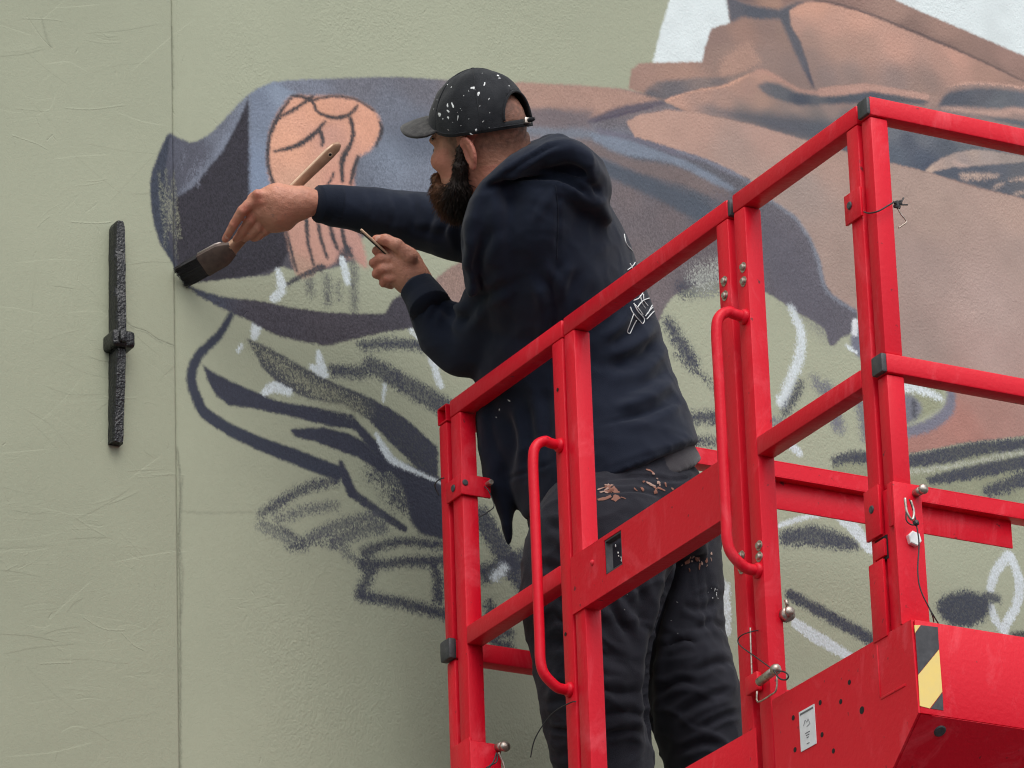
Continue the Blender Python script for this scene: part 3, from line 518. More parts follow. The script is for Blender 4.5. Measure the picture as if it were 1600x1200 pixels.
def buf_image(name, arr, colour):
    im = bpy.data.images.new(name, CW, CH, alpha=True, float_buffer=not colour, is_data=not colour)
    if colour:
        c = np.clip(arr, 0, 1); c[..., :3] = np.where(c[..., :3] <= .0031308, c[..., :3]*12.92, 1.055*np.maximum(c[..., :3], 1e-6)**(1/2.4)-.055)
        arr = c
    im.pixels.foreach_set(np.ascontiguousarray(arr, np.float32).ravel()); im.update(); im.pack()
    return im
def wall_material():
    m = bpy.data.materials.new('sage_render'); m.use_nodes = True; n, l = m.node_tree.nodes, m.node_tree.links; b = n['Principled BSDF']
    b.inputs['Roughness'].default_value = .62; b.inputs['Specular IOR Level'].default_value = .18
    g = n.new('ShaderNodeNewGeometry'); sp = n.new('ShaderNodeSeparateXYZ'); l.new(g.outputs['Position'], sp.inputs[0])
    def mp(o, a, bb):
        r = n.new('ShaderNodeMapRange'); r.clamp = False; r.inputs['From Min'].default_value = a; r.inputs['From Max'].default_value = bb; l.new(o, r.inputs['Value']); return r.outputs[0]
    cb = n.new('ShaderNodeCombineXYZ'); l.new(mp(sp.outputs['X'], CX0, CX1), cb.inputs[0]); l.new(mp(sp.outputs['Z'], CZ0, CZ1), cb.inputs[1])
    im = n.new('ShaderNodeTexImage'); im.image = buf_image('wall_painting', np.dstack([RGB, A]), True); im.extension = 'CLIP'; im.interpolation = 'Linear'; im.image.alpha_mode = 'CHANNEL_PACKED'
    hm = n.new('ShaderNodeTexImage'); hm.image = buf_image('wall_relief', np.dstack([HGT*.1+.5]*3+[np.ones_like(HGT)]), False); hm.extension = 'MIRROR'; hm.interpolation = 'Cubic'
    l.new(cb.outputs[0], im.inputs[0]); l.new(cb.outputs[0], hm.inputs[0])
    # sage base coat, slightly uneven and soiled
    t1 = n.new('ShaderNodeTexNoise'); t1.inputs['Scale'].default_value = 1.6; t1.inputs['Detail'].default_value = 6; t1.inputs['Roughness'].default_value = .6; l.new(g.outputs['Position'], t1.inputs['Vector'])
    t2 = n.new('ShaderNodeTexNoise'); t2.inputs['Scale'].default_value = 90; t2.inputs['Detail'].default_value = 4; l.new(g.outputs['Position'], t2.inputs['Vector'])
    r1 = n.new('ShaderNodeMapRange'); r1.inputs['From Min'].default_value = .3; r1.inputs['From Max'].default_value = .7; l.new(t1.outputs['Fac'], r1.inputs['Value'])
    mx = n.new('ShaderNodeMix'); mx.data_type = 'RGBA'; mx.inputs['A'].default_value = rgba(lin((147, 151, 131))); mx.inputs['B'].default_value = rgba(lin((156, 160, 139))); l.new(r1.outputs[0], mx.inputs['Factor'])
    r2 = n.new('ShaderNodeMapRange'); r2.inputs['From Min'].default_value = .35; r2.inputs['From Max'].default_value = .65; r2.inputs['To Min'].default_value = .985; r2.inputs['To Max'].default_value = 1.01; l.new(t2.outputs['Fac'], r2.inputs['Value'])
    ml = n.new('ShaderNodeMix'); ml.data_type = 'RGBA'; ml.blend_type = 'MULTIPLY'; ml.inputs['Factor'].default_value = 1; l.new(mx.outputs['Result'], ml.inputs['A']); l.new(r2.outputs[0], ml.inputs['B'])
    mm = n.new('ShaderNodeMix'); mm.data_type = 'RGBA'; l.new(im.outputs['Alpha'], mm.inputs['Factor']); l.new(ml.outputs['Result'], mm.inputs['A']); l.new(im.outputs['Color'], mm.inputs['B'])
    l.new(mm.outputs['Result'], b.inputs['Base Color'])
    b1 = n.new('ShaderNodeBump'); b1.inputs['Distance'].default_value = .010; b1.inputs['Strength'].default_value = .6; l.new(hm.outputs['Color'], b1.inputs['Height'])
    t3 = n.new('ShaderNodeTexNoise'); t3.inputs['Scale'].default_value = 420; t3.inputs['Detail'].default_value = 3; l.new(g.outputs['Position'], t3.inputs['Vector'])
    b2 = n.new('ShaderNodeBump'); b2.inputs['Distance'].default_value = .001; b2.inputs['Strength'].default_value = .35; l.new(t3.outputs['Fac'], b2.inputs['Height']); l.new(b1.outputs[0], b2.inputs['Normal']); l.new(b2.outputs[0], b.inputs['Normal'])
    return m
M['wall'] = wall_material()
SEAM = float(at(273, 600, 'y', WY)[0])
wall = tag(empty('rendered_wall', (0.5, WY+.15, GZ)), 'sage green rendered wall with a half painted mural of dark sleeves and drapery', 'wall')
def slab(x0, x1, y0, name):
    b = MB(); b.box((x0, y0, GZ), (x1, y0+.30, 4.5), bev=.005, seg=3); return b.build(name, M['wall'], wall)
slab(-7.0, SEAM-.0002, WY-.006, 'wall_panel'); slab(SEAM+.0002, 9.0, WY, 'wall_panel')
b = MB(); b.box((SEAM-.02, WY+.004, GZ), (SEAM+.02, WY+.2, 4.5), bev=0); b.build('joint_filler', M['wall'], wall)

# ground, far below the picture
b = MB(); b.box((-400, -400, GZ-.5), (400, 400, GZ), bev=0); tag(b.build('ground', M['asphalt']), kind='structure')

# iron wall anchor
ap = lambda x, y, yy=WY-.005: at(x, y, 'y', yy)
anchor = tag(empty('wall_anchor', tuple(ap(180, 525))), 'black tarred iron wall anchor bolted upright beside the seam of the green wall', 'wall anchor')
def anchor_bar(p_top, p_bot, xoff, w, d0, d1, nm):
    n = 26; b = MB(); rings = []
    for i in range(n+1):
        t = i/n; c = p_top+(p_bot-p_top)*t
        j = lambda s: mnoise.noise(Vector((c[0]*60+s, c[2]*40, s*7)))*.0016
        ww = w*(0.86+.14*min(1, t*6)); dd = d0+(d1-d0)*t
        if i == 0: ww *= .7
        yb = WY+.01; yf = WY-.005-dd
        pr = [(-ww, yb), (-ww, yf+.006), (-ww*.72, yf), (ww*.72, yf), (ww, yf+.006), (ww, yb)]
        rings.append([b.bm.verts.new((c[0]+x+j(k), y+j(k+9), c[2]+j(k+5))) for k, (x, y) in enumerate(pr)])
    for r0, r1 in zip(rings[:-1], rings[1:]):
        for k in range(6): b.bm.faces.new((r0[k], r0[(k+1) % 6], r1[(k+1) % 6], r1[k]))
    b.bm.faces.new(rings[0]); b.bm.faces.new(rings[-1][::-1])
    return b.build(nm, M['iron'], anchor, auto=50)
anchor_bar(ap(178.5, 354), ap(178.5, 533), 0, .0117, .028, .034, 'anchor_bar')
anchor_bar(ap(178.5, 548), ap(177.5, 697), 0, .0117, .034, .022, 'anchor_bar')
b = MB(); c = ap(178.5, 541); b.box((c[0]-.0225, WY-.05, c[2]-.0165), (c[0]+.0225, WY+.01, c[2]+.0165), bev=.007, seg=3); b.build('anchor_collar', M['iron'], anchor)
b = MB(); b.box((c[0]-.012, WY-.058, c[2]-.011), (c[0]+.003, WY-.045, c[2]+.012), bev=.004, seg=2); b.build('anchor_wedge', M['iron'], anchor)
# ------------------------------------------------------------------ work platform
W, T, YF = 1.32, .033, 1.437                                 # width, tube size, front of the far end frame
lift = tag(empty('work_platform', (W/2, .72, -1.12)), 'red steel work platform of an aerial lift with bolted guard rails and gate', 'work platform')
def part(name, lo, hi, m='red', bev=.003, parent=None): return MB().box(lo, hi, bev=bev).build(name, M[m], parent or lift)
def tubebox(name, lo, hi): return part(name, lo, hi, bev=.0032)
# near end frame (y = 0), far end frame (y = YF), side frame (x = W)
tubebox('top_rail', (.001, 0, -.033), (W, T, 0)); tubebox('mid_rail', (.001, -.001, -.478), (W, T-.001, -.445))
part('end_cap', (-.004, .0015, -.0315), (.006, T-.0015, -.0015), 'black_plastic', .003); part('end_cap', (-.008, 0, -.4775), (.003, T-.002, -.4455), 'black_plastic', .003)
b = MB(); b.box((.003, .004, -.444), (.036, .0325, -.034), bev=.003); b.box((.003, .004, -.665), (.036, .0325, -.479), bev=.003); b.build('post', M['red'], lift)
tubebox('post', (W-.036, .004, -1.06), (W-.003, .0325, -.034))
tubebox('mid_rail', (0.004, YF, -.488), (W, YF+T, -.452))
part('end_cap', (-.010, YF-.002, -.4895), (.006, YF+T+.001, -.4505), 'black_plastic', .004)
# far top rail: an open tube end at the left corner
b = MB(); w_ = .003
b.box((0, YF, -w_), (W, YF+T, 0), bev=.001); b.box((0, YF, -.033), (W, YF+T, -.033+w_), bev=.001); b.box((0, YF, -.0302), (W, YF+w_, -.0028), bev=0); b.box((0, YF+T-w_, -.0302), (W, YF+T, -.0028), bev=0)
b.box((.05, YF+.004, -.029), (.052, YF+T-.004, -.004), bev=0); b.build('top_rail', M['red'], lift)
tubebox('post', (.001, YF+.003, -.451), (.034, YF+T-.001, -.034)); tubebox('post', (.003, YF+.003, -1.06), (.034, YF+T-.001, -.489)); tubebox('post', (W-.036, YF+.003, -1.06), (W-.003, YF+T-.001, -.034))
b = MB(); b.box((.62, YF+.020, -.088), (1.238, YF+.024, -.032), bev=.001); b.build('hanging_plate', M['red'], lift)
tubebox('top_rail', (W-T, T+.002, -.033), (W, YF-.002, 0)); tubebox('mid_rail', (W-T, T+.002, -.478), (W-.001, YF-.002, -.445))
# left side: fixed panel, gate, fixed panel
def side(y0, y1, midz0, midz1, name_mid, p0, p1, zb=-1.06):
    tubebox('top_rail', (0, y0, -.033), (T, y1, 0))
    part(name_mid, (0, y0+p0, midz0), (T, y1-p1, midz1), bev=.003)
    tubebox('post', (.0005, y0+.001, zb), (.0335, y0+p0+.0005, -.0335)); tubebox('post', (.0005, y1-p1-.0005, zb), (.0335, y1-.001, -.0335))
side(.040, .428, -.478, -.446, 'mid_rail', .034, .036)
side(1.010, 1.425, -.479, -.445, 'mid_rail', .037, .037)
tubebox('gate_rail', (0, .446, -.033), (T, 1.004, 0))
tubebox('gate_post', (.0005, .447, -1.06), (.0335, .484, -.0335)); tubebox('gate_post', (.0005, .968, -1.06), (.0335, 1.003, -.0335))
part('end_cap', (.002, .4385, -.031), (.031, .4465, -.002), 'black_plastic', .002)
# wide gate bar with a slot: a bent channel
b = MB(); x0, x1 = -.003, .003
for lo, hi in (((x0, .4865, -.5505), (x1, .830, -.447)), ((x0, .888, -.5505), (x1, 1.0045, -.447)), ((x0, .8305, -.4555), (x1, .8875, -.447)), ((x0, .8305, -.5505), (x1, .8875, -.518)), ((.0032, .4865, -.5505), (.030, .967, -.546))): b.box(lo, hi, bev=.0)
gate_bar = b.build('gate_bar', M['red'], lift)
b = MB()
for lo, hi in (((-.002, .8312, -.5165), (.011, .8335, -.457)), ((-.002, .8845, -.5165), (.011, .8868, -.457)), ((-.002, .8336, -.459), (.011, .8844, -.4565)), ((-.002, .8336, -.5170), (.011, .8844, -.5145))): b.box(lo, hi, bev=0)
b.build('slot_lining', M['black_plastic'], gate_bar)
b = MB(); b.ball((-.0035, .930, -.481), (.004, .0055, .0055)); b.build('rivet', M['red'], gate_bar)
# grab handles
def handle(y0, ztop, zbot, out):
    r = .045; q = [(.0, 0), (-.02, .002), (-out+r*.55, .004), (-out+r*.16, -.008), (-out, -r*.8), (-out, -.12), (-out, -.25)]
    path = [(x, y0, ztop+z) for x, z in q]+[(-out, y0, zbot+z) for z in (.14, .08, r*1.0)]+[(-out+r*.15, y0, zbot+.022), (-out+r*.6, y0, zbot+.004), (-.015, y0, zbot), (.002, y0, zbot)]
    b = MB(); b.tube(spline(path, 5), .0092, 14); h = b.build('grab_handle', M['red'], lift, smooth=True)
    for z in (ztop, zbot):
        b = MB(); b.tube([(-.008, y0, z), (-.004, y0, z), (.002, y0, z)], [.0098, .0128, .0145], 14); b.build('weld', M['red'], h, smooth=True)
handle(.407, -.228, -.672, .056); handle(1.030, -.230, -.678, .055)
# bolts
def bolt(c, d, r, m='steel', hexa=False, h=.006, washer=True):
    c, d = Vector(c), Vector(d); b = MB()
    if washer: b.cyl(c, c+d*.0015, r*1.55, 16)
    b.cyl(c, c+d*h, r, 6 if hexa else 12, bev=.0015); return b.build('bolt', M[m], lift)
X = (-1, 0, 0); Yn = (0, -1, 0)
for y, z in ((.404, -.140), (.405, -.165), (.465, -.141), (.465, -.167), (.401, -.631), (.402, -.650), (.456, -.630), (.457, -.652)): bolt((.001, y, z), X, .0058, 'steel')
for y, z in ((.0665, -.167), (.057, -.690)): bolt((-.006, y, z), X, .0068, 'black_plastic', washer=False, h=.002)
bolt((-.0055, 1.409, -.176), X, .007, 'black_plastic', washer=False, h=.002); bolt((.003, 1.3795, -.174), Yn, .006, 'black_plastic', washer=False, h=.002)
b = MB(); b.tube([(.0, 1.0305, -.125), (-.0006, 1.0305, -.125)], [.0035, .0035], 10); b.build('hole', M['dark_hole'], lift)
b = MB(); b.tube([(.0, 1.036, -.575), (-.0006, 1.036, -.575)], [.0035, .0035], 10); b.build('hole', M['dark_hole'], lift)
# clamp plates joining the frames
part('clamp_plate', (-.005, .036, -.196), (.0, .0835, -.145), bev=.001)
b = MB(); b.box((-.005, 1.384, -.196), (.0, 1.438, -.157), bev=.001); b.box((-.005, 1.380, -.196), (.055, 1.3845, -.157), bev=.001); b.build('clamp_plate', M['red'], lift)
# near corner socket: sleeve plates, latch window, pins
b = MB(); b.box((-.006, .036, -.738), (-.0005, .078, -.655), bev=.001); b.box((-.006, .036, -.905), (-.0005, .076, -.778), bev=.001); b.build('socket_plate', M['red'], lift)
b = MB(); b.box((-.0055, -.006, -.9), (.047, -.0005, -.664), bev=.0015); b.box((-.0055, -.0002, -.735), (-.0005, .012, -.664), bev=.001); b.build('socket_plate', M['red'], lift)
b = MB(); b.box((.0015, .0015, -1.06), (.046, .036, -.6655), bev=.003); b.build('socket_post', M['red'], lift)
part('latch_block', (-.004, .031, -.774), (.02, .062, -.746), bev=.001); part('latch_slot', (.0005, .028, -.779), (.03, .0635, -.74), 'dark_hole', 0)
bolt((.0250, -.006, -.757), Yn, .0125, 'zinc', True, .008, False)
b = MB(); b.cyl((.036, -.004, -.679), (.036, -.024, -.679), .007, 12); b.ball((.036, -.028, -.679), (.0088, .0065, .0088)); pin = b.build('lock_pin', M['steel'], lift, smooth=True)
def wire(pts, r=.0011, m='rubber_wire', parent=None, n=6): return MB().tube(spline(pts, n), r, 6).build('lanyard', M[m], parent or lift, smooth=True)
q = lambda x, y, yy=-.03: tuple(at(x, y, 'y', yy))
wire([q(1414, 778), q(1417, 800), q(1425, 812), q(1428, 800), q(1423, 782)], .0022, 'steel', n=5)
wire([q(1417, 790), q(1416, 812), q(1425, 820), q(1431, 816), q(1426, 795), q(1421, 780)], .0012)
b = MB(); b.ball(q(1431, 817), .006, 1); b.build('crimp', M['rubber_wire'], lift)
wire([q(1432, 820), q(1436, 850), q(1434, 890), q(1438, 920), q(1452, 950), q(1466, 974, -.02)], .0012); wire([q(1451, 948), q(1457, 962), q(1459, 972, -.02)], .0011)
# wire tie round the near post
qx = lambda x, y, xx=-.006: tuple(at(x, y, 'x', xx))
wire([qx(1350, 331), qx(1358, 333), q(1372, 330, -.004), q(1388, 321, -.006), q(1397, 316, -.006), q(1400, 319, .0)], .0013)
b = MB()
for p0, p1, r in (((1396, 316), (1409, 318), .0022), ((1397, 322), (1406, 324), .003), ((1399, 320), (1418, 320), .0012), ((1407, 318), (1412, 309), .0014), ((1401, 314), (1404, 326), .0030), ((1398, 318), (1408, 314), .002)): b.tube([q(*p0, .004), q(*p1, .004)], r, 6)
b.build('wire_knot', M['rubber_wire'], lift)
wire([q(1402, 324, .004), q(1408, 335, .004), q(1416, 346, .004), q(1410, 352, .004), q(1404, 356, .004)], .0013, 'steel')
# pins on the middle posts
b = MB(); b.cyl((.037, .392, -.749), (.037, .380, -.749), .012, 14); b.ball((.036, .376, -.747), (.0092, .006, .0092)); b.cyl((.034, .378, -.739), (.031, .378, -.727), .003, 8); b.build('lock_pin', M['steel'], lift, smooth=True)
b = MB(); b.box((-.012, .41, -.875), (-.001, .447, -.843), bev=.003); b.build('latch_plate', M['red'], lift)
b = MB(); a0 = at(1186, 1066, 'x', -.016); a1 = at(1212, 1046, 'x', -.016); b.cyl(a0, a1, .0072, 14); b.ball(a1, .0095, 2); b.build('lock_pin', M['steel'], lift, smooth=True)
qm = lambda x, y, xx=-.022: tuple(at(x, y, 'x', xx))
wire([qm(1205, 1044), qm(1180, 1026), qm(1158, 1010), qm(1153, 1000), qm(1160, 992), qm(1174, 987), qm(1184, 985, 0)]); wire([qm(1209, 1048), qm(1218, 1060), qm(1228, 1062), qm(1232, 1056), qm(1226, 1050), qm(1214, 1048)], .0014)
wire([qm(1214, 1056), qm(1213, 1078), qm(1204, 1086), qm(1184, 1097), qm(1183, 1080)], .0016, 'steel', n=3)
wire([(-.002, .437, -.76), (-.003, .437, -.80), (-.003, .438, -.845)], .0016, 'steel')
# far left corner: lower sleeve, pin and lanyards
b = MB(); b.box((-.006, 1.378, -1.06), (-.0005, 1.443, -.655), bev=.0015); b.box((-.006, 1.376, -1.06), (.056, 1.3805, -.662), bev=.0015); b.build('socket_plate', M['red'], lift)
b = MB(); b.cyl((.050, 1.378, -.667), (.050, 1.358, -.672), .008, 12); b.ball((.052, 1.354, -.673), (.011, .008, .010)); b.build('lock_pin', M['steel'], lift, smooth=True)
qf = lambda x, y: tuple(at(x, y, 'y', 1.352))
wire([qf(777, 1178), qf(776, 1190), qf(766, 1197), qf(762, 1210)], .0014); wire([qf(779, 1176), qf(786, 1192), qf(792, 1214)], .0022, 'steel'); wire([qf(776, 1176), qf(770, 1192), qf(760, 1200)], .0014)
b = MB(); b.box((-.0066, 1.418, -.73), (-.0058, 1.428, -.70), bev=0); b.build('slot', M['dark_hole'], lift)
wire([(-.001, 1.008, -.706), (-.006, 1.02, -.705), (-.02, 1.06, -.715), (-.03, 1.10, -.745), (-.03, 1.12, -.775)], .0012)
wire([(-.0065, 1.44, -.145), (-.012, 1.452, -.146), (-.010, 1.470, -.150), (.0, 1.474, -.166)], .0012); wire([q2 for q2 in (tuple(at(757, 760, 'y', 1.378)), tuple(at(764, 768, 'y', 1.37)), tuple(at(772, 790, 'y', 1.37)), tuple(at(762, 800, 'y', 1.37)), tuple(at(749, 808, 'y', 1.37)))], .0011)
b = MB(); b.cyl((.049, 1.380, -.170), (.049, 1.366, -.170), .005, 10); b.build('lock_pin', M['steel'], lift)
# kick plates and the box beam of the near end
pan = [(0, .380, -.9015), (0, -.03, -.9005), (0, -.034, -1.052), (0, .075, -1.14), (0, .380, -1.14)]
kp = MB().prism([(x-.004, y, z) for x, y, z in pan], (.004, 0, 0)).build('kick_plate', M['red'], lift)
part('kick_plate', (-.003, .4375, -1.14), (.0002, 1.37, -.930), bev=.001); part('weld_bead', (-.0052, -.004, -1.0), (-.0035, .066, -.9955), bev=.0008, parent=kp)
part('weld_bead', (-.0052, .0665, -.9955), (-.0035, .070, -.91), bev=.0008, parent=kp)
for y, z in ((.152, -.944), (.180, -.967), (.239, -.950), (.320, -.950), (.239, -1.003), (.320, -1.003), (.209, -1.039)):
    b = MB(); b.tube([(-.004, y, z), (-.0046, y, z)], [.0042, .0042], 12); b.build('hole', M['dark_hole'] if y in (.209,) else M['red_dark'] if 'red_dark' in M else M['dark_hole'], kp)
b = MB(); b.tube([(-.004, .1215, -.9995), (-.0046, .1215, -.9995)], [.0062, .0062], 14); b.build('hole', M['dark_hole'], kp)
st = MB().box((-.0052, .2555, -1.0125), (-.0043, .3015, -.9470), bev=0).build('sticker', M['white_film'], kp)
b = MB(); b.box((-.0056, .259, -.9535), (-.0050, .298, -.9505), bev=0)
cu = [(.289, -.973), (.284, -.965), (.279, -.970), (.275, -.966), (.270, -.975), (.280, -.977)]
b.tube([(-.0054, y, z) for y, z in cu], .0005, 4)
for k, z in enumerate((-.987, -.991, -.995)): b.box((-.0056, .272+k*.002, z-.0006), (-.0050, .286-k*.002, z+.0006), bev=0)
b.box((-.0056, .275, -1.0055), (-.0050, .283, -1.0043), bev=0); b.build('print', M['ink'], st)
b = MB(); b.box((.0005, -.034, -1.052), (W, -.030, -.901), bev=.0012); b.box((.0005, -.0298, -.9045), (W, -.001, -.901), bev=.001); beam = b.build('box_beam', M['red'], lift)
MB().prism([(.001, -.0335, -1.0535), (.001, -.0300, -1.0535), (.001, .074, -1.137), (.001, .071, -1.140)], (W-.002, 0, 0)).build('under_plate', M['red'], lift)
nrm = Vector((0, -.63, -.77)).normalized(); c = Vector(at(1467, 1140, 'y', -.012)); b = MB(); b.cyl(c-nrm*.004, c+nrm*.006, .0115, 16, bev=.003); b.build('bolt', M['black_plastic'], lift)
b = MB(); b.box((.02, .09, -1.139), (W-.02, YF-.01, -1.062), bev=.002); b.build('deck', mat('deck_grey', (.10, .10, .105), .7, var=(.06, .06, .06), var_scale=20), lift)
b = MB(); b.box((.55, .45, GZ), (.85, .95, -1.1395), bev=.01); b.box((.1, .0, GZ), (1.3, 1.5, GZ+.5), bev=.04); b.build('mast', M['red'], lift)
# hazard tape on the beam
def film(pxs, m, nm): MB().prism([tuple(at(x, y, 'y', -.0342)) for x, y in pxs][::-1], (0, -.0006, 0)).build(nm, M[m], beam)
film([(1428.5, 977), (1438, 977), (1429.5, 989)], 'yellow', 'hazard_stripe')
film([(1439, 977), (1465, 980), (1467, 1014), (1434.5, 1054), (1430, 989.5)], 'black_film', 'hazard_stripe')
film([(1467, 1015), (1472, 1081), (1452.5, 1107), (1437, 1103), (1434.5, 1055)], 'yellow', 'hazard_stripe')
film([(1472.3, 1082), (1474, 1110), (1454, 1107)], 'black_film', 'hazard_stripe')
# ------------------------------------------------------------------ person
def surface_nets(f, org, h):
    """smooth mesh of the zero level of a distance grid"""
    s = f < 0; n = np.array(f.shape)-1
    c = {}
    for i in (0, 1):
        for j in (0, 1):
            for k in (0, 1): c[i, j, k] = (slice(i, n[0]+i), slice(j, n[1]+j), slice(k, n[2]+k))
    cnt = sum(s[v].astype(np.int8) for v in c.values()); act = (cnt > 0) & (cnt < 8)
    idx = np.argwhere(act); vid = np.full(act.shape, -1, np.int64); vid[act] = np.arange(len(idx))
    pos = np.zeros((len(idx), 3)); w = np.zeros(len(idx)); I = tuple(idx.T)
    for a in c:
        for ax in range(3):
            if a[ax]: continue
            b = list(a); b[ax] = 1; b = tuple(b)
            fa, fb = f[c[a]][I], f[c[b]][I]; k = (fa < 0) != (fb < 0)
            t = np.where(k, fa/np.where(k, fa-fb, 1), 0); p = np.tile(np.array(a, float), (len(idx), 1)); p[:, ax] += t
            pos[k] += p[k]; w[k] += 1
    verts = (idx+pos/w[:, None])*h+org; faces = []
    for ax in range(3):
        u, v = (ax+1) % 3, (ax+2) % 3
        lo = [slice(1, -1)]*3; lo[ax] = slice(0, -1); hi = list(lo); hi[ax] = slice(1, None)
        A0, B0 = s[tuple(lo)], s[tuple(hi)]; e = np.argwhere(A0 != B0); fl = A0[tuple(e.T)]
        base = e.copy(); base[:, u] += 1; base[:, v] += 1
        def vv(du, dv):
            q = base.copy(); q[:, u] -= du; q[:, v] -= dv; return vid[tuple(q.T)]
        Q = np.stack([vv(1, 1), vv(0, 1), vv(0, 0), vv(1, 0)], 1); Q[~fl] = Q[~fl][:, ::-1]; faces.append(Q)
    return verts, np.vstack(faces)
class SDF:
    def __init__(s, lo, hi, h):
        s.h = h; s.org = np.array(lo, float); n = np.ceil((np.array(hi)-s.org)/h).astype(int)+1
        g = [s.org[i]+np.arange(n[i], dtype=np.float32)*h for i in range(3)]
        s.X = np.stack(np.meshgrid(*g, indexing='ij'), -1).astype(np.float32); s.f = np.full(s.X.shape[:3], .5, np.float32)
    def _reg(s, lo, hi, m):
        i0 = np.clip(((np.array(lo)-m-s.org)/s.h).astype(int), 0, np.array(s.f.shape)-1); i1 = np.clip(((np.array(hi)+m-s.org)/s.h).astype(int)+2, 1, s.f.shape)
        return tuple(slice(a, b) for a, b in zip(i0, i1))
    def _mix(s, R, d, k, sub):
        f = s.f[R]
        if sub: d = -d; hh = np.clip(.5-.5*(d-f)/k, 0, 1)*0+np.clip(.5+.5*(d-f)/k, 0, 1); s.f[R] = f*(1-hh)+d*hh+k*hh*(1-hh)
        else: hh = np.clip(.5+.5*(f-d)/k, 0, 1); s.f[R] = f*(1-hh)+d*hh-k*hh*(1-hh)
    def cap(s, a, b, ra, rb, k=.006, sub=False):
        a, b = np.array(a, np.float32), np.array(b, np.float32); r = max(ra, rb)+k*2+.01
        R = s._reg(np.minimum(a, b), np.maximum(a, b), r); X = s.X[R]; ba = b-a
        t = np.clip(((X-a)@ba)/max(ba@ba, 1e-9), 0, 1); d = np.linalg.norm(X-a-t[..., None]*ba, axis=-1)-(ra+(rb-ra)*t)
        s._mix(R, d, k, sub); return s
    def chain(s, pts, rs, k=.006):
        for i in range(len(pts)-1): s.cap(pts[i], pts[i+1], rs[i], rs[i+1], k)
        return s
    def ell(s, c, r, k=.01, rot=None, sub=False):
        c, r = np.array(c, np.float32), np.array(r, np.float32); m = r.max()+k*2+.01; R = s._reg(c, c, m); X = s.X[R]-c
        if rot is not None: X = X@np.array(rot, np.float32)
        k0 = np.linalg.norm(X/r, axis=-1); k1 = np.linalg.norm(X/(r*r), axis=-1)+1e-9
        s._mix(R, k0*(k0-1)/k1, k, sub); return s
    def mesh(s):
        f = s.f
        for ax in range(3):
            q = [slice(None)]*3
            for e in (0, -1): q[ax] = e; f[tuple(q)] = np.maximum(f[tuple(q)], .001)
        return surface_nets(s.f, s.org, s.h)
def rotz(a): return np.array([[math.cos(a), -math.sin(a), 0], [math.sin(a), math.cos(a), 0], [0, 0, 1]])

def loft(secs, n=40, sub=6, ex=2.0, tilt=0.0):
    """tube through image-plane sections (px, py, depth, half width px, half depth m): closed verts, faces"""
    q = spline(np.array(secs, float), sub); c = np.array([P(a[0], a[1], a[2]) for a in q])
    tg = np.gradient(c, axis=0); tg /= np.linalg.norm(tg, axis=1)[:, None]
    V, F = [], []
    ends = []
    for i in range(len(q)):
        d = FW-tg[i]*(FW@tg[i]); d /= np.linalg.norm(d); w = np.cross(tg[i], d)
        hw, hd = q[i, 3]*q[i, 2]/FPX, q[i, 4]
        a = np.arange(n)*2*math.pi/n; ca, sa = np.cos(a), np.sin(a)
        e = 2.0/ex; ca, sa = np.sign(ca)*np.abs(ca)**e, np.sign(sa)*np.abs(sa)**e
        V.append(c[i]+np.outer(ca*hw, w)+np.outer(sa*hd, d+tg[i]*tilt))
    V = [V[0]*.0+V[0].mean(0)+(V[0]-V[0].mean(0))*.5-tg[0]*min(q[0, 4], .02)*.5]+V+[V[-1].mean(0)+(V[-1]-V[-1].mean(0))*.5+tg[-1]*min(q[-1, 4], .02)*.5]
    m = len(V); V = np.vstack(V)
    for i in range(m-1):
        for k in range(n): F.append((i*n+k, i*n+(k+1) % n, (i+1)*n+(k+1) % n, (i+1)*n+k))
    F.append(tuple(range(n))[::-1]); F.append(tuple((m-1)*n+k for k in range(n)))
    return V, F
def union(parts, voxel, smooth=2):
    """joins closed shapes into one skin -> (verts, faces as quads/tris list)"""
    bm = bmesh.new()
    for V, F in parts:
        vs = [bm.verts.new(v) for v in V]
        for f in F:
            try: bm.faces.new([vs[i] for i in f])
            except ValueError: pass
    bmesh.ops.recalc_face_normals(bm, faces=bm.faces[:]); bmesh.ops.triangulate(bm, faces=[f for f in bm.faces if len(f.verts) > 4])
    me = bpy.data.meshes.new('tmp'); bm.to_mesh(me); bm.free(); o = bpy.data.objects.new('tmp', me); COL.objects.link(o)
    md = o.modifiers.new('r', 'REMESH'); md.mode = 'VOXEL'; md.voxel_size = voxel; md.adaptivity = 0
    dg = bpy.context.evaluated_depsgraph_get(); dg.update(); m2 = bpy.data.meshes.new_from_object(o.evaluated_get(dg))
    bpy.data.objects.remove(o); bpy.data.meshes.remove(me)
    for _ in range(1): relax(m2, smooth)
    return m2
def coords(me):
    a = np.empty(len(me.vertices)*3, np.float32); me.vertices.foreach_get('co', a); return a.reshape(-1, 3).astype(float)
def normals(me):
    a = np.empty(len(me.vertices)*3, np.float32); me.vertices.foreach_get('normal', a); return a.reshape(-1, 3).astype(float)
def put(me, v): me.vertices.foreach_set('co', np.ascontiguousarray(v, np.float32).ravel()); me.update()
def edges(me):
    e = np.empty(len(me.edges)*2, np.int32); me.edges.foreach_get('vertices', e); return e.reshape(-1, 2)
def relax(me, it, lam=.6, mask=None):
    e = edges(me); v = coords(me); N = len(v); deg = np.bincount(e.ravel(), minlength=N)[:, None]
    for _ in range(it):
        s = np.stack([np.bincount(e[:, 0], v[e[:, 1], k], N)+np.bincount(e[:, 1], v[e[:, 0], k], N) for k in range(3)], 1)
        dv = lam*(s/np.maximum(deg, 1)-v); v = v+(dv if mask is None else dv*mask[:, None])
    put(me, v)
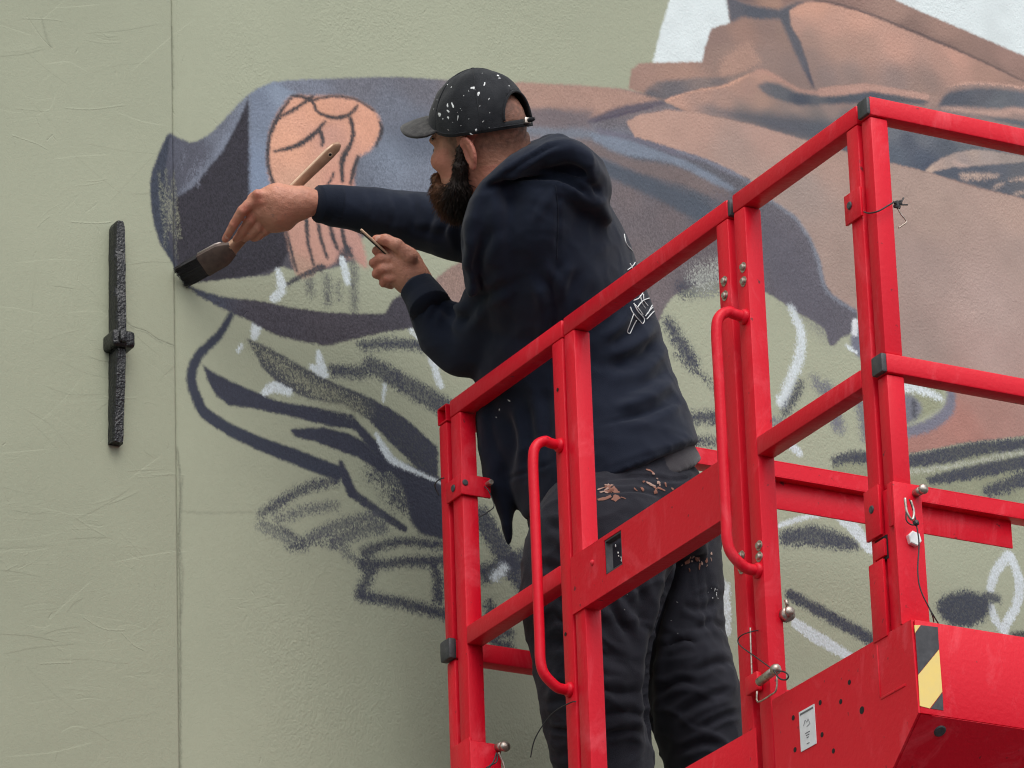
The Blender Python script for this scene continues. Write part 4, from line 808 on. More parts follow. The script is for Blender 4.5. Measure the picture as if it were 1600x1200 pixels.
def seg_dist(q, pts):
    """distance of projected points q (N,2) to polyline pts, and position along it 0..1"""
    pts = np.array(pts, float); best = np.full(len(q), 1e9); al = np.zeros(len(q)); L = np.r_[0, np.cumsum(np.linalg.norm(np.diff(pts, axis=0), axis=1))]
    for i in range(len(pts)-1):
        a, b = pts[i], pts[i+1]; d = b-a; t = np.clip(((q-a)@d)/(d@d), 0, 1); dd = np.linalg.norm(q-a-t[:, None]*d, axis=1)
        k = dd < best; best = np.where(k, dd, best); al = np.where(k, (L[i]+t*np.linalg.norm(d))/L[-1], al)
    return best, al
def creases(me, lst, thr=-.05):
    """fold lines on the cloth: (points, width px, depth m); negative depth raises a ridge"""
    v, n = coords(me), normals(me); q = proj(v)[:, :2]; face = n@FW < thr; disp = np.zeros(len(v))
    for pts, w, a in lst:
        d, al = seg_dist(q, spline(pts, 5) if len(pts) > 2 else pts); fade = np.clip(np.minimum(al, 1-al)*5, 0.12, 1); x = d/w
        disp += np.where(face & (x < 4), -a*fade*(np.exp(-x*x)-.55*np.exp(-((x-1.9)/.85)**2)), 0)
    put(me, v+n*disp[:, None])
def wrinkle(me, amp, scale, stretch=(1, 1, 1), seed=0.0, ridged=False):
    v, n = coords(me), normals(me); s = Vector(stretch)*scale
    d = np.array([mnoise.noise(Vector((p[0]*s.x+seed, p[1]*s.y-seed, p[2]*s.z+seed*2))) for p in v])
    if ridged: d = np.clip(1-np.abs(d)*2.2, 0, 1)**3
    put(me, v+n*(d*amp)[:, None])
def vcol(me, cols):
    a = me.color_attributes.new('Col', 'FLOAT_COLOR', 'POINT'); a.data.foreach_set('color', np.ascontiguousarray(np.hstack([cols, np.ones((len(cols), 1))]), np.float32).ravel())
def bvh(o):
    me = o.data; return BVHTree.FromPolygons([v.co for v in me.vertices], [p.vertices for p in me.polygons])
def cast(tree, px, py):
    r = ray(px, py); h = tree.ray_cast(Vector(CAM), Vector(r).normalized()); return (h[0], h[1]) if h[0] is not None else None
def splat(o, lst, name, m, lift_=.0026, parent=None):
    """dried paint: small irregular flakes laid on the surface where they sit"""
    tr = bvh(o); b = MB()
    for px, py, r, asp, ang in lst:
        h = cast(tr, px, py)
        if not h: continue
        c, nn = h; u = nn.cross(Vector(FW)).normalized() if abs(nn.dot(Vector(FW))) < .99 else nn.orthogonal(); w = nn.cross(u)
        rm = r*9.7/FPX; k = 9; ph = random.random()*6
        rim = []
        for i in range(k):
            a = 2*math.pi*i/k; rr = rm*(1+.35*math.sin(2*a+ph)+.2*math.sin(3*a-ph)); x, y = math.cos(a)*rr*asp, math.sin(a)*rr
            x, y = x*math.cos(ang)-y*math.sin(ang), x*math.sin(ang)+y*math.cos(ang)
            q = c+u*x+w*y; hh = tr.find_nearest(q); rim.append(b.bm.verts.new(hh[0]+hh[1]*lift_*.45))
        ce = b.bm.verts.new(c+nn*lift_)
        for i in range(k): b.bm.faces.new((ce, rim[i], rim[(i+1) % k]))
    return tag(b.build(name, M[m], parent or o, smooth=True), kind='stuff')
def inked(o, lines, r_px, name, m, parent=None):
    """printed lines laid on cloth: thin raised ribbons following the surface"""
    tr = bvh(o); b = MB()
    for pts in lines:
        run = []
        for x, y in (spline(pts, 5) if len(pts) > 2 else [np.array(pts[0])+(np.array(pts[1])-np.array(pts[0]))*t for t in np.linspace(0, 1, 6)]):
            h = cast(tr, x, y)
            if h and h[1].dot(Vector(FW)) < .05: run.append(h[0]+h[1]*.0006)
            else:
                if len(run) > 1: b.tube(run, r_px*9.7/FPX, 5)
                run = []
        if len(run) > 1: b.tube(run, r_px*9.7/FPX, 5)
    return b.build(name, M[m], parent or o, smooth=True)

man = tag(empty('person', (.30, 1.15, -1.06)), 'man in black cap and dark hooded sweatshirt leaning over the red rail to paint', 'person')

# ---- head frame: x forward, y to his left, z up; he looks at the brush, seen from behind his left side
HS = .875
hz = UP*.985-FW*.12-RT*.03; hz /= np.linalg.norm(hz)
hx = -RT*.81+FW*.58-UP*.08; hx /= np.linalg.norm(hx); hz -= hx*(hx@hz); hz /= np.linalg.norm(hz); hy = np.cross(hz, hx)
HR = np.stack([hx, hy, hz], 1)
EAR = np.array([-.027, .080, -.002]); HO = P(731, 237, 9.655)-HR@(EAR*HS)
def hw_(v): return HO+(np.asarray(v, float)*HS)@HR.T
g = SDF((-.16, -.12, -.16), (.14, .12, .16), .0027)
g.ell((-.012, 0, .045), (.100, .076, .090), .01).ell((.030, 0, -.02), (.064, .062, .088), .03).ell((.03, 0, -.07), (.058, .054, .045), .025).ell((.075, 0, -.094), (.022, .026, .02), .02)
g.ell((.082, 0, .030), (.016, .052, .011), .02).ell((.062, .044, -.014), (.03, .020, .02), .02).ell((.062, -.044, -.014), (.03, .020, .02), .02)
for sy in (1, -1): g.ell((.099, sy*.031, .010), (.014, .017, .011), .012, sub=True)
g.cap((.090, 0, .022), (.112, 0, -.020), .007, .0115, .012); g.ell((.101, .012, -.026), (.010, .008, .007), .008).ell((.101, -.012, -.026), (.010, .008, .007), .008)
g.ell((.093, 0, -.052), (.010, .024, .006), .008).ell((.091, 0, -.063), (.010, .021, .006), .008)
g.cap((-.035, 0, -.03), (-.062, 0, -.15), .060, .064, .03)
for sy in (1, -1):
    er = rotz(-sy*math.radians(12)); ct = np.array([-.031, sy*.080, -.004])
    tl = np.array([[.96, 0, .28], [0, 1, 0], [-.28, 0, .96]]); rt_ = er@tl
    g.ell(ct, (.018, .0075, .032), .006, rot=rt_)
    g.ell(ct+rt_@np.array([.003, sy*.0075, .001]), (.0115, .0085, .020), .003, rot=rt_, sub=True)
    pts = [ct+rt_@np.array([.017*math.cos(a), sy*.0035, .003+.028*math.sin(a)]) for a in np.linspace(-2.4+math.pi, math.pi+1.0, 9)[::-1]]
    pts = [ct+rt_@np.array([-.0165*math.cos(a), sy*.004, .003+.0285*math.sin(a)]) for a in np.linspace(-1.0, 2.5, 10)]
    g.chain(pts, [.0036]*10, .003); g.ell(ct+rt_@np.array([.003, sy*.001, -.030]), (.008, .006, .009), .005)
    g.cap(ct+rt_@np.array([-.004, sy*.003, .016]), ct+rt_@np.array([-.007, sy*.004, -.012]), .0028, .0032, .004)
hv, hf = g.mesh(); hv = hw_(hv)

# ---- hands
def hand_box(cx, cy, t, r): c = P(cx, cy, t); return SDF(c-r, c+r, .0022)
RH = 9.955
g = hand_box(420, 335, RH, .125)
pp = lambda x, y, d=0.0: P(x, y, RH+d)
g.chain([pp(508, 316, .022), pp(472, 317, .010), pp(440, 322)], [.0215, .0225, .027], .02)                      # wrist to back of hand
g.chain([pp(470, 312, .004), pp(432, 309), pp(400, 313)], [.020, .022, .017], .02); g.chain([pp(462, 328, .012), pp(432, 335, .008), pp(410, 334, .008)], [.018, .022, .016], .02)
g.chain([pp(446, 348, .02), pp(425, 352, .018)], [.014, .012], .02)
fingers = [([(401, 309, -.008), (379, 329, -.008), (365, 351, .004), (352, 374, .022)], [.0118, .0098, .0086, .0070]),
           ([(407, 320, .0), (390, 345, .006), (379, 360, .018), (369, 374, .030)], [.0112, .0092, .0082, .0072]),
           ([(415, 332, .008), (403, 356, .012), (392, 366, .024), (382, 373, .036)], [.0108, .0088, .0080, .0070]),
           ([(424, 341, .014), (415, 361, .018), (405, 369, .028), (396, 373, .038)], [.0098, .0080, .0072, .0064])]
for pts, rs in fingers: g.chain([pp(*a) for a in pts], rs, .0022)
g.chain([pp(448, 336, .026), pp(420, 346, .046), pp(396, 358, .054), pp(374, 371, .052)], [.014, .0115, .0100, .0080], .006)   # thumb, beyond the handle
for x, y, d in ((402, 303, -.017), (405, 313, -.010), (411, 325, -.003), (419, 336, .004)): g.ell(pp(x, y, d), (.0085, .0085, .0085), .008)
for a0, a1 in (((470, 310, -.012), (403, 304, -.0185)), ((468, 316, -.016), (407, 315, -.0175)), ((466, 323, -.0155), (413, 326, -.013)), ((464, 330, -.010), (421, 337, -.006))): g.cap(pp(*a0), pp(*a1), .0040, .0048, .005)
rhv, rhf = g.mesh()
LH = 9.90
g = hand_box(622, 405, LH, .115); pp = lambda x, y, d=0.0: P(x, y, LH+d)
g.chain([pp(668, 462, .012), pp(652, 443, .008), pp(638, 424, .004)], [.0235, .0245, .027], .02); g.chain([pp(642, 428), pp(630, 408, .004), pp(620, 396, .008)], [.025, .025, .020], .02)
g.chain([pp(634, 436, .008), pp(618, 428, .008)], [.022, .019], .02)
for pts, rs in (([(624, 390, .0), (604, 386, .0), (589, 392, .010), (600, 402, .034)], [.0108, .0098, .0088, .0078]),
                ([(618, 404, -.010), (596, 403, -.008), (584, 411, .006), (598, 420, .030)], [.0112, .0100, .0090, .0080]),
                ([(616, 419, -.012), (598, 420, -.010), (588, 428, .004), (602, 435, .026)], [.0106, .0096, .0086, .0078]),
                ([(620, 433, -.010), (606, 435, -.008), (599, 442, .004), (611, 446, .022)], [.0098, .0088, .0080, .0072])): g.chain([pp(*a) for a in pts], rs, .002)
g.chain([pp(640, 402, -.022), pp(620, 383, -.026), pp(603, 375, -.018), pp(588, 374, -.008)], [.0145, .0115, .0105, .0086], .005)
lhv, lhf = g.mesh()

# ---- arms, torso, legs: centre lines shared by body and clothes
ARM_R = [(800, 340, 9.93, 62, .075), (765, 338, 9.96, 58, .072), (725, 352, 10.00, 58, .070), (680, 348, 10.02, 48, .062), (630, 340, 10.02, 42, .056), (570, 329, 10.00, 36, .050), (520, 321, 9.985, 31, .042), (498, 318.5, 9.975, 28, .036)]
ARM_L = [(852, 322, 9.69, 58, .070), (836, 365, 9.69, 64, .074), (812, 425, 9.75, 67, .074), (778, 490, 9.815, 62, .066), (744, 536, 9.855, 52, .056), (708, 536, 9.875, 45, .053), (680, 496, 9.885, 38, .048), (660, 462, 9.893, 29, .038), (651, 447, 9.895, 26.5, .034)]
TORSO = [(957, 752, 9.80, 150, .175), (928, 687, 9.83, 153, .17), (900, 608, 9.86, 152, .165), (882, 525, 9.865, 147, .165), (864, 445, 9.85, 136, .18), (850, 380, 9.81, 120, .19), (836, 322, 9.78, 100, .17), (822, 284, 9.77, 76, .115), (806, 262, 9.76, 54, .075)]
LEG_L = [(950, 790, 9.68, 98, .08), (942, 850, 9.62, 118, .105), (925, 930, 9.60, 112, .105), (923, 1013, 9.58, 96, .10), (928, 1095, 9.57, 85, .098), (938, 1165, 9.58, 80, .09), (952, 1230, 9.58, 74, .085), (985, 1330, 9.56, 66, .075), (1010, 1440, 9.52, 62, .07)]
LEG_R = [(1018, 785, 9.86, 82, .08), (1040, 850, 9.85, 84, .105), (1052, 950, 9.83, 78, .105), (1066, 1030, 9.80, 74, .10), (1084, 1100, 9.78, 76, .095), (1098, 1160, 9.77, 68, .09), (1105, 1230, 9.77, 58, .085), (1125, 1330, 9.74, 52, .075), (1145, 1440, 9.70, 50, .07)]
HIPS = [(950, 735, 9.80, 118, .135), (960, 780, 9.78, 136, .158), (972, 830, 9.76, 142, .165), (985, 885, 9.73, 120, .14)]
def thin(secs, k): return [(a, b, c, d*k, e*k) for a, b, c, d, e in secs]
NECK = [(775, 215, 9.715, 52, .056), (780, 243, 9.72, 52, .058), (792, 275, 9.735, 46, .058), (805, 310, 9.77, 40, .06)]
body_me = union([(hv, hf), (rhv, rhf), (lhv, lhf), loft(NECK), loft(thin(TORSO[:6], .8)), loft(thin(ARM_R[:-1], .72)+[(498, 318, 9.975, 23, .028)]), loft(thin(ARM_L[:-2], .72)+[(660, 462, 9.89, 23, .03), (652, 448, 9.895, 23, .029)]),
                 loft(thin(HIPS, .85)), loft(thin(LEG_L, .72)), loft(thin(LEG_R, .72))], .0024, 1)
v = coords(body_me); n_ = normals(body_me)
v = v+n_*np.array([.0006*mnoise.noise(Vector(x*120))+.0004*mnoise.noise(Vector(x*260)) for x in v])[:, None]; put(body_me, v); n_ = normals(body_me); q = proj(v)
base = np.tile(np.array([.47, .215, .145]), (len(v), 1)); nz = np.array([mnoise.noise(Vector(p*38)) for p in v]); nz2 = np.array([mnoise.noise(Vector(p*130)) for p in v])
base *= (1+.10*nz+.07*nz2)[:, None]
lo = ((v-HO)@HR)/HS
head = (q[:, 1] < 330) & (q[:, 0] > 650) & (q[:, 0] < 880)
red = np.array([.36, .115, .085]); ear = head & (np.abs(lo[:, 1]) > .070) & (np.abs(lo[:, 0]+.031) < .033) & (np.abs(lo[:, 2]) < .05)
base[ear] = base[ear]*.35+red*.65*(1+.1*nz[ear])[:, None]
nk = head & (lo[:, 2] < -.035) & (lo[:, 0] < .02); base[nk] = base[nk]*.5+red*.5
ck = head & (lo[:, 0] > .03) & (lo[:, 2] < .01) & (lo[:, 2] > -.05); base[ck] = base[ck]*.6+np.array([.56, .19, .14])*.4
hair = head & (lo[:, 0] < .045) & (lo[:, 2] > -.045+.1*np.clip(lo[:, 0]+.02, 0, 1)) & ~ear
dens = np.clip((lo[:, 2]+.045)/.05, 0, 1)*np.clip((.05-lo[:, 0])/.03, 0, 1)*.72*(1+.35*nz2)
base[hair] = base[hair]*(1-dens[hair])[:, None]+np.array([.075, .038, .026])*dens[hair][:, None]
hands = q[:, 0] < 665
kn = np.zeros(len(v))
for x, y in ((400, 305), (384, 326), (368, 350), (353, 373), (404, 316), (388, 338), (600, 380), (588, 396), (586, 411), (590, 427), (590, 375), (600, 440)): kn = np.maximum(kn, np.exp(-((q[:, 0]-x)**2+(q[:, 1]-y)**2)/80))
kn *= hands; base = base*(1-.55*kn)[:, None]+np.array([.44, .12, .085])*(.55*kn)[:, None]
stain = hands & (nz2+.5*nz > .78); base[stain] = base[stain]*.6+np.array([.12, .1, .1])*.4
vcol(body_me, np.clip(base, .01, 1)); body = link('body', body_me, M['skin'], man)
for sy in (1, -1):
    c = hw_((.0775, sy*.031, .009)); b = MB(); b.ball(c, .0122*HS, 3); e_ = b.build('eye', M['eye'], body, smooth=True)
    d = Vector(hx*.97-hz*.2).normalized(); b = MB(); b.cyl(Vector(c)+d*.0098, Vector(c)+d*.0117, .0056, 14, bev=.0008); b.build('iris', M['iris'], body)
    bb = MB()
    for k in range(26):
        a = k/25; p0 = hw_((.0945-.020*a*a, sy*(.012+.038*a), .030+.004*math.sin(a*3))); bb.tube([p0, Vector(p0)+Vector(hy*sy*.006+hz*.002-hx*.002), Vector(p0)+Vector(hy*sy*.011-hz*.001-hx*.004)], [.0011, .0009, .0002], 4)
    em = bb.build('eyebrow', M['iris'], body, smooth=True)

splat(body, [(590, 371, 4.2, 1.5, .35), (354, 371, 3.0, 1.4, -.9)], 'fingernail', 'nail', .0008)

# ---- beard
g = SDF((-.05, -.1, -.24), (.15, .1, .04), .003)
g.ell((.048, 0, -.088), (.056, .062, .040), .02).ell((.060, 0, -.094), (.040, .052, .036), .02).ell((.056, 0, -.106), (.034, .042, .024), .02)
for sy in (1, -1): g.chain([(-.006, sy*.0735, .008), (.003, sy*.071, -.03), (.016, sy*.064, -.07), (.034, sy*.050, -.098)], [.0085, .013, .02, .026], .012)
g.ell((.093, 0, -.042), (.012, .034, .009), .01); g.chain([(.098, .03, -.045), (.085, .042, -.075)], [.009, .014], .012); g.chain([(.098, -.03, -.045), (.085, -.042, -.075)], [.009, .014], .012)
g.ell((.108, 0, -.057), (.012, .018, .0035), .004, sub=True)
bv, bf = g.mesh(); bl = bv.copy(); bv = hw_(bv)
bmh = bmesh.new(); vs = [bmh.verts.new(p) for p in bv]
for f in bf: bmh.faces.new([vs[i] for i in f])
bmesh.ops.recalc_face_normals(bmh, faces=bmh.faces[:]); bmh.verts.ensure_lookup_table(); bmh.normal_update()
nv = np.array([x.normal for x in bmh.verts]); nb = len(vs); cols = []
def bcol(l, j):
    f = np.clip((l[0]-.045)/.045, 0, 1); c = np.array([.026, .017, .0135])*(1-f)+np.array([.15, .066, .032])*f
    return c*(1+.35*j)
wv = np.array([mnoise.noise(Vector(p*90))+.6*mnoise.noise(Vector(p*230)) for p in bl])
for i in range(nb): bmh.verts[i].co = Vector(bv[i]+nv[i]*(.0035*wv[i]-.002)); cols.append(bcol(bl[i], wv[i]))
pick = rng.choice(nb, 7500)
for i in pick:
    l = bl[i]; j = rng.normal(size=3); p0 = Vector(bv[i]+nv[i]*(-.003)); nn = Vector(nv[i])
    L = (.011+.013*rng.random())*(.5 if l[2] > -.055 else 1.0)
    dn = Vector(-hz*1.0+hx*(.25 if l[0] > .05 else .05)); dr = (nn*.7+dn*1.0+Vector(j*.30)).normalized()
    p1 = p0+dr*L*.55; p2 = p1+(dr*.6+dn*.5+Vector(j*.12)).normalized()*L*.5; u = dr.orthogonal().normalized(); w = dr.cross(u); r0 = .0008; c = bcol(l, rng.normal()*1.1)
    A_ = [bmh.verts.new(p0+u*r0), bmh.verts.new(p0-u*r0*.5+w*r0*.86), bmh.verts.new(p0-u*r0*.5-w*r0*.86)]; B_ = [bmh.verts.new(p1+u*r0*.8), bmh.verts.new(p1-u*r0*.4+w*r0*.7), bmh.verts.new(p1-u*r0*.4-w*r0*.7)]; C_ = bmh.verts.new(p2)
    for k in range(3): bmh.faces.new((A_[k], A_[(k+1) % 3], B_[(k+1) % 3], B_[k])); bmh.faces.new((B_[k], B_[(k+1) % 3], C_))
    cols += [c]*7
bm_ = bpy.data.meshes.new('beard'); bmh.to_mesh(bm_); bmh.free(); vcol(bm_, np.clip(np.array(cols), .003, 1)); link('beard', bm_, M['beard'], man)

# ---- cap
def rim(th):                                                   # height of the lower edge round the head, th = 0 in front
    c = math.cos(th); return .031+(.046*c**2 if c > 0 else .002*c*c)
CC, CRX, CRY, CRZ = np.array([-.010, 0, .040]), .1105, .0895, .122
def crown_pt(th, s):                                           # s = 0 rim .. 1 top
    z0 = rim(th)-CC[2]; zt = z0+(CRZ-z0)*math.sin(s*math.pi/2); k = math.sqrt(max(0.0, 1-(max(zt, 0)/CRZ)**2.15))
    if zt < 0: k = 1-.25*(zt/CRZ)**2
    seam = abs(((th/(math.pi/3)) % 1)-.5); sk = 1-.006*math.exp(-((.5-seam)/.03)**2)
    dx = .04*(zt/CRZ)*0
    return CC+np.array([math.cos(th)*CRX*k*sk+dx, math.sin(th)*CRY*k*sk, zt])
nt, ns = 144, 26; b = MB(); grid = {}
def opening(th, s):
    d = abs(((th-math.pi+math.pi) % (2*math.pi))-math.pi); d = abs(d-0) if False else abs(math.atan2(math.sin(th-math.pi), math.cos(th-math.pi)))
    return d < .56*math.sqrt(max(0, 1-((s-.085)/.30)**2)) and .085 < s < .385
for i in range(nt):
    for j in range(ns+1):
        th = 2*math.pi*i/nt; p = crown_pt(th, min(j/ns, .985))
        w = mnoise.noise(Vector((p[0]*30, p[1]*30, p[2]*30)))*.0022+mnoise.noise(Vector((p[0]*70, p[1]*70, p[2]*40)))*.0008
        p = CC+(p-CC)*(1+w/.1); grid[i, j] = b.bm.verts.new(hw_(p))
for i in range(nt):
    for j in range(ns):
        th, s = 2*math.pi*(i+.5)/nt, (j+.5)/ns
        if not opening(th, s): b.bm.faces.new((grid[i, j], grid[(i+1) % nt, j], grid[(i+1) % nt, j+1], grid[i, j+1]))
b.bm.faces.new([grid[i, ns] for i in range(nt)]); bmesh.ops.delete(b.bm, geom=[x for x in b.bm.verts if not x.link_faces], context='VERTS')
capo = b.build('cap', M['cap'], man, smooth=True); md = capo.modifiers.new('cloth', 'SOLIDIFY'); md.thickness = .0028; md.offset = 0
b = MB(); b.ball(hw_(CC+np.array([0, 0, CRZ-.0005])), (.0062, .0062, .004), 2); b.build('button', M['cap'], capo, smooth=True)
b = MB(); cols_ = []
for i in range(33):
    th = math.radians(-62+124*i/32); a = math.cos(th/math.radians(62)*math.pi/2)**.55 if abs(th) < math.radians(62) else 0; row = []
    for j in range(9):
        s = j/8; p0 = crown_pt(th, .02); o = np.array([math.cos(th*.72), math.sin(th*.72), 0])*.074*a*s
        p = p0+o+np.array([0, 0, -.010*s*a-.030*(abs(math.sin(th))**2)*s*a+.003*math.sin(s*3)]); row.append(b.bm.verts.new(hw_(p)))
    cols_.append(row)
for r0, r1 in zip(cols_[:-1], cols_[1:]):
    for j in range(8): b.bm.faces.new((r0[j], r1[j], r1[j+1], r0[j+1]))
brim = b.build('brim', M['brim'], capo, smooth=True); md = brim.modifiers.new('board', 'SOLIDIFY'); md.thickness = .004; md.offset = 0
for k in range(6):                                              # panel seams and eyelets
    th = math.pi/6+k*math.pi/3+math.pi/6
    if abs(math.cos(th)+1) < .01: continue
    b = MB(); b.tube([hw_(CC+(crown_pt(th, s)-CC)*1.018) for s in np.linspace(.02, .97, 22)], .0011, 6); b.build('seam', M['cap'], capo, smooth=True)
b = MB(); b.tube([hw_(CC+(crown_pt(2*math.pi*i/80, .03)-CC)*1.012) for i in range(81)], .0013, 6); b.build('hem', M['cap'], capo, smooth=True)
arch = []
for i in range(41):
    a = math.pi*i/40; d = .56*math.cos(a); s = .085+.30*math.sin(a); arch.append(hw_(CC+(crown_pt(math.pi+d, s)-CC)*1.010))
b = MB(); b.tube(arch, .0024, 8); b.build('arch_binding', M['cap'], capo, smooth=True)
c = hw_(CC+(crown_pt(math.pi+.02, .05)-CC)*1.03); b = MB(); b.box(np.array(c)-.006, np.array(c)+.006, bev=.002); b.build('buckle', M['steel'], capo)
b = MB(); b.tube([c, Vector(c)+Vector(-hx*.012+hz*.002), Vector(c)+Vector(-hx*.018+hz*.003)], [.004, .0045, .003], 8); b.build('strap_end', M['cap'], capo, smooth=True)
sp = [(700, 165, 2.6, 1.2, .3), (687, 178, 3.0, 1.1, 1), (688, 180, 3, 1.3, .4), (701, 174, 2.2, 1.6, 1.1), (701, 184, 2.4, 1.1, 0), (739, 138, 3.4, 1.1, 0), (748, 147, 2.2, 2.2, 1.1), (757, 132, 1.6, 2.6, 1.5), (778, 119, 2.4, 1.4, .5), (780, 123, 1.5, 1.5, 1), (706, 137, 1.2, 1.2, 0), (700, 133, 1.2, 1.2, 0),
      (787, 178, 1.6, 1.1, 0), (744, 203, 1.5, 2, 0), (737, 210, 1.6, 2.4, .5), (743, 141, 1.1, 1, 0), (750, 166, 1, 1, 0), (725, 150, .9, 1, 0), (764, 155, 1.0, 2, 1), (716, 184, 1.0, 5, 0), (693, 186, 1, 1.4, 0), (829, 168, 1.4, 1.6, 1), (795, 135, .9, 2, .4), (720, 170, .8, 1, 0), (733, 186, .8, 1, 0), (755, 190, .8, 1.5, 0), (708, 165, 2.4, 2.2, .9)]
for k in range(16): sp.append((random.gauss(728, 34), random.gauss(165, 26), random.uniform(.3, .8), random.uniform(1, 2), random.uniform(0, 3)))
splat(capo, sp, 'dried_paint', 'paint_white'); splat(brim, [(630, 188, 1.5, 2, 0), (641, 178, 1.3, 4, .6), (645, 176, 1.0, 3, .6), (636, 189, 1.2, 2, .3), (650, 180, .8, 2, 0), (628, 183, .9, 1, 0), (638, 182, 1.1, 5, .5)], 'dried_paint', 'paint_white', .0036)

# ---- hooded sweatshirt
HOOD = [(758, 289, 9.66, 5, .025), (776, 278, 9.655, 11, .040), (800, 264, 9.66, 18, .060), (828, 252, 9.68, 25, .085), (856, 246, 9.70, 31, .110), (884, 251, 9.72, 33, .12), (908, 266, 9.73, 33, .11), (926, 284, 9.735, 29, .09), (938, 302, 9.735, 20, .06), (942, 318, 9.735, 9, .03)]
HOODR = [(752, 296, 9.645, 7, .016), (778, 272, 9.645, 8, .018), (806, 252, 9.65, 9, .020), (832, 237, 9.66, 9, .022), (852, 224, 9.68, 9, .024), (868, 218, 9.72, 9, .03), (880, 222, 9.75, 8, .03)]
COLLAR_R = [(742, 330, 9.80, 8, .02), (770, 292, 9.82, 16, .03), (805, 262, 9.82, 20, .04), (840, 240, 9.81, 20, .05), (868, 228, 9.80, 14, .05)]
COLLAR_F = [(762, 285, 9.665, 8, .03), (750, 312, 9.665, 15, .045), (742, 345, 9.68, 18, .06), (738, 385, 9.71, 16, .07), (738, 430, 9.75, 14, .07)]
CHEST = [(768, 300, 9.672, 16, .05), (774, 335, 9.675, 30, .06), (778, 380, 9.70, 38, .07), (790, 430, 9.74, 40, .075), (800, 500, 9.80, 40, .07), (810, 560, 9.84, 36, .06)]
YOKE = [(760, 312, 9.70, 16, .06), (788, 304, 9.715, 24, .09), (825, 300, 9.73, 28, .115), (865, 300, 9.74, 30, .125), (905, 312, 9.76, 28, .11), (930, 330, 9.78, 18, .08)]
SHOULDER = [(858, 290, 9.70, 26, .05), (854, 308, 9.69, 46, .066), (846, 335, 9.68, 57, .072)]
FLAP = [(764, 600, 9.84, 18, .05), (768, 680, 9.83, 22, .05), (780, 745, 9.82, 25, .045), (789, 790, 9.81, 15, .03), (793, 825, 9.80, 8, .016), (795, 850, 9.80, 4, .009)]
hood_me = union([loft(TORSO[:-1], tilt=.3), loft(ARM_R), loft(ARM_L), loft(HOOD), loft(HOODR), loft(COLLAR_R), loft(COLLAR_F), loft(YOKE), loft(CHEST), loft(SHOULDER), loft(FLAP)], .0050, 8)
creases(hood_me, [
    ([(868, 292), (872, 340), (870, 402)], 3.0, .0030), ([(868, 296), (850, 320), (835, 350)], 6, -.003),
    ([(758, 298), (780, 287), (808, 280), (862, 278), (900, 291), (930, 316)], 4, .010), ([(764, 290), (792, 272), (822, 252), (858, 232), (884, 226)], 3.2, .006), ([(850, 272), (890, 262), (925, 276)], 7, .007), ([(900, 262), (925, 290), (934, 312)], 5, .004),
    ([(840, 420), (866, 470), (862, 540)], 9, .008), ([(872, 400), (868, 440), (850, 500)], 8, .006), ([(905, 420), (880, 470), (860, 500)], 9, .005),
    ([(728, 470), (700, 462), (676, 440)], 7, .008), ([(735, 500), (706, 492), (684, 470)], 8, .006), ([(760, 470), (735, 488), (712, 520)], 8, .006), ([(800, 440), (760, 462), (730, 474)], 8, .006), ([(775, 350), (750, 400), (735, 440)], 9, .006),
    ([(680, 452), (668, 470), (662, 492)], 4, .004), ([(690, 466), (680, 486), (674, 505)], 5, .004),
    ([(1000, 440), (975, 470), (950, 500), (930, 520)], 9, .007), ([(1020, 490), (985, 520), (950, 545)], 9, .007), ([(1035, 530), (990, 560), (945, 575)], 10, .008), ([(1050, 570), (1010, 600), (950, 622)], 10, .007), ([(1062, 610), (1020, 640), (960, 655)], 9, .006), ([(980, 590), (1010, 560), (1030, 520)], 8, .005),
    ([(930, 666), (990, 650), (1068, 626)], 3.0, .0035), ([(1095, 688), (1000, 716), (930, 742)], 3.5, .002), ([(785, 752), (830, 735), (870, 722)], 3, .003), ([(790, 640), (800, 700), (790, 750)], 9, .008), ([(820, 620), (830, 690), (820, 740)], 9, .006), ([(850, 600), (856, 660), (850, 720)], 9, .005),
    ([(690, 302), (700, 340), (688, 372)], 5, .006), ([(668, 300), (676, 335), (664, 372)], 5, .004), ([(640, 300), (648, 330), (640, 366)], 5, .003), ([(610, 298), (618, 328), (606, 360)], 5, .0025), ([(720, 330), (716, 360), (722, 396)], 6, .005), ([(574, 294), (582, 325), (574, 352)], 5, .002), ([(700, 372), (670, 362), (640, 360)], 6, .003)])
wrinkle(hood_me, .0030, 9, (1, 1, 1.6), 3.1); wrinkle(hood_me, .0022, 22, (1, 1, 1.4), 8.7); wrinkle(hood_me, .0018, 9, (1, 1, 1.5), 1.7, True); wrinkle(hood_me, .0014, 17, (1, 1, 1.2), 6.1, True)
relax(hood_me, 1)
hoodie = link('hooded_sweatshirt', hood_me, M['hoodie'], man)
def cuff(secs, nm):
    me = bpy.data.meshes.new(nm); V, F = loft(secs, 48, 8); me.from_pydata(V.tolist(), [], F); vv = coords(me); N = len(vv)
    k = np.arange(N) % 48; c = vv.copy().reshape(-1, 48, 3); ce = c.mean(1, keepdims=True); c = ce+(c-ce)*(1+.018*np.where(k.reshape(-1, 48, 1) % 2, 1, -1)); put(me, c.reshape(-1, 3)); return link(nm, me, M['hood_lining'], hoodie)
cuff_r = cuff([(530, 322, 9.985, 33, .043), (515, 320, 9.98, 31, .040), (497, 318.5, 9.97, 29, .037)], 'cuff'); cuff([(672, 480, 9.86, 34, .044), (662, 463, 9.875, 31, .040), (650, 446, 9.885, 28, .036)], 'cuff')
b = MB(); zp = [P(745-17*t**.5, 352+60*t, 9.70+.05*t) for t in np.linspace(0, 1, 12)]
b.tube(zp, .0016, 6); b.build('zip', M['steel'], hoodie, smooth=True)
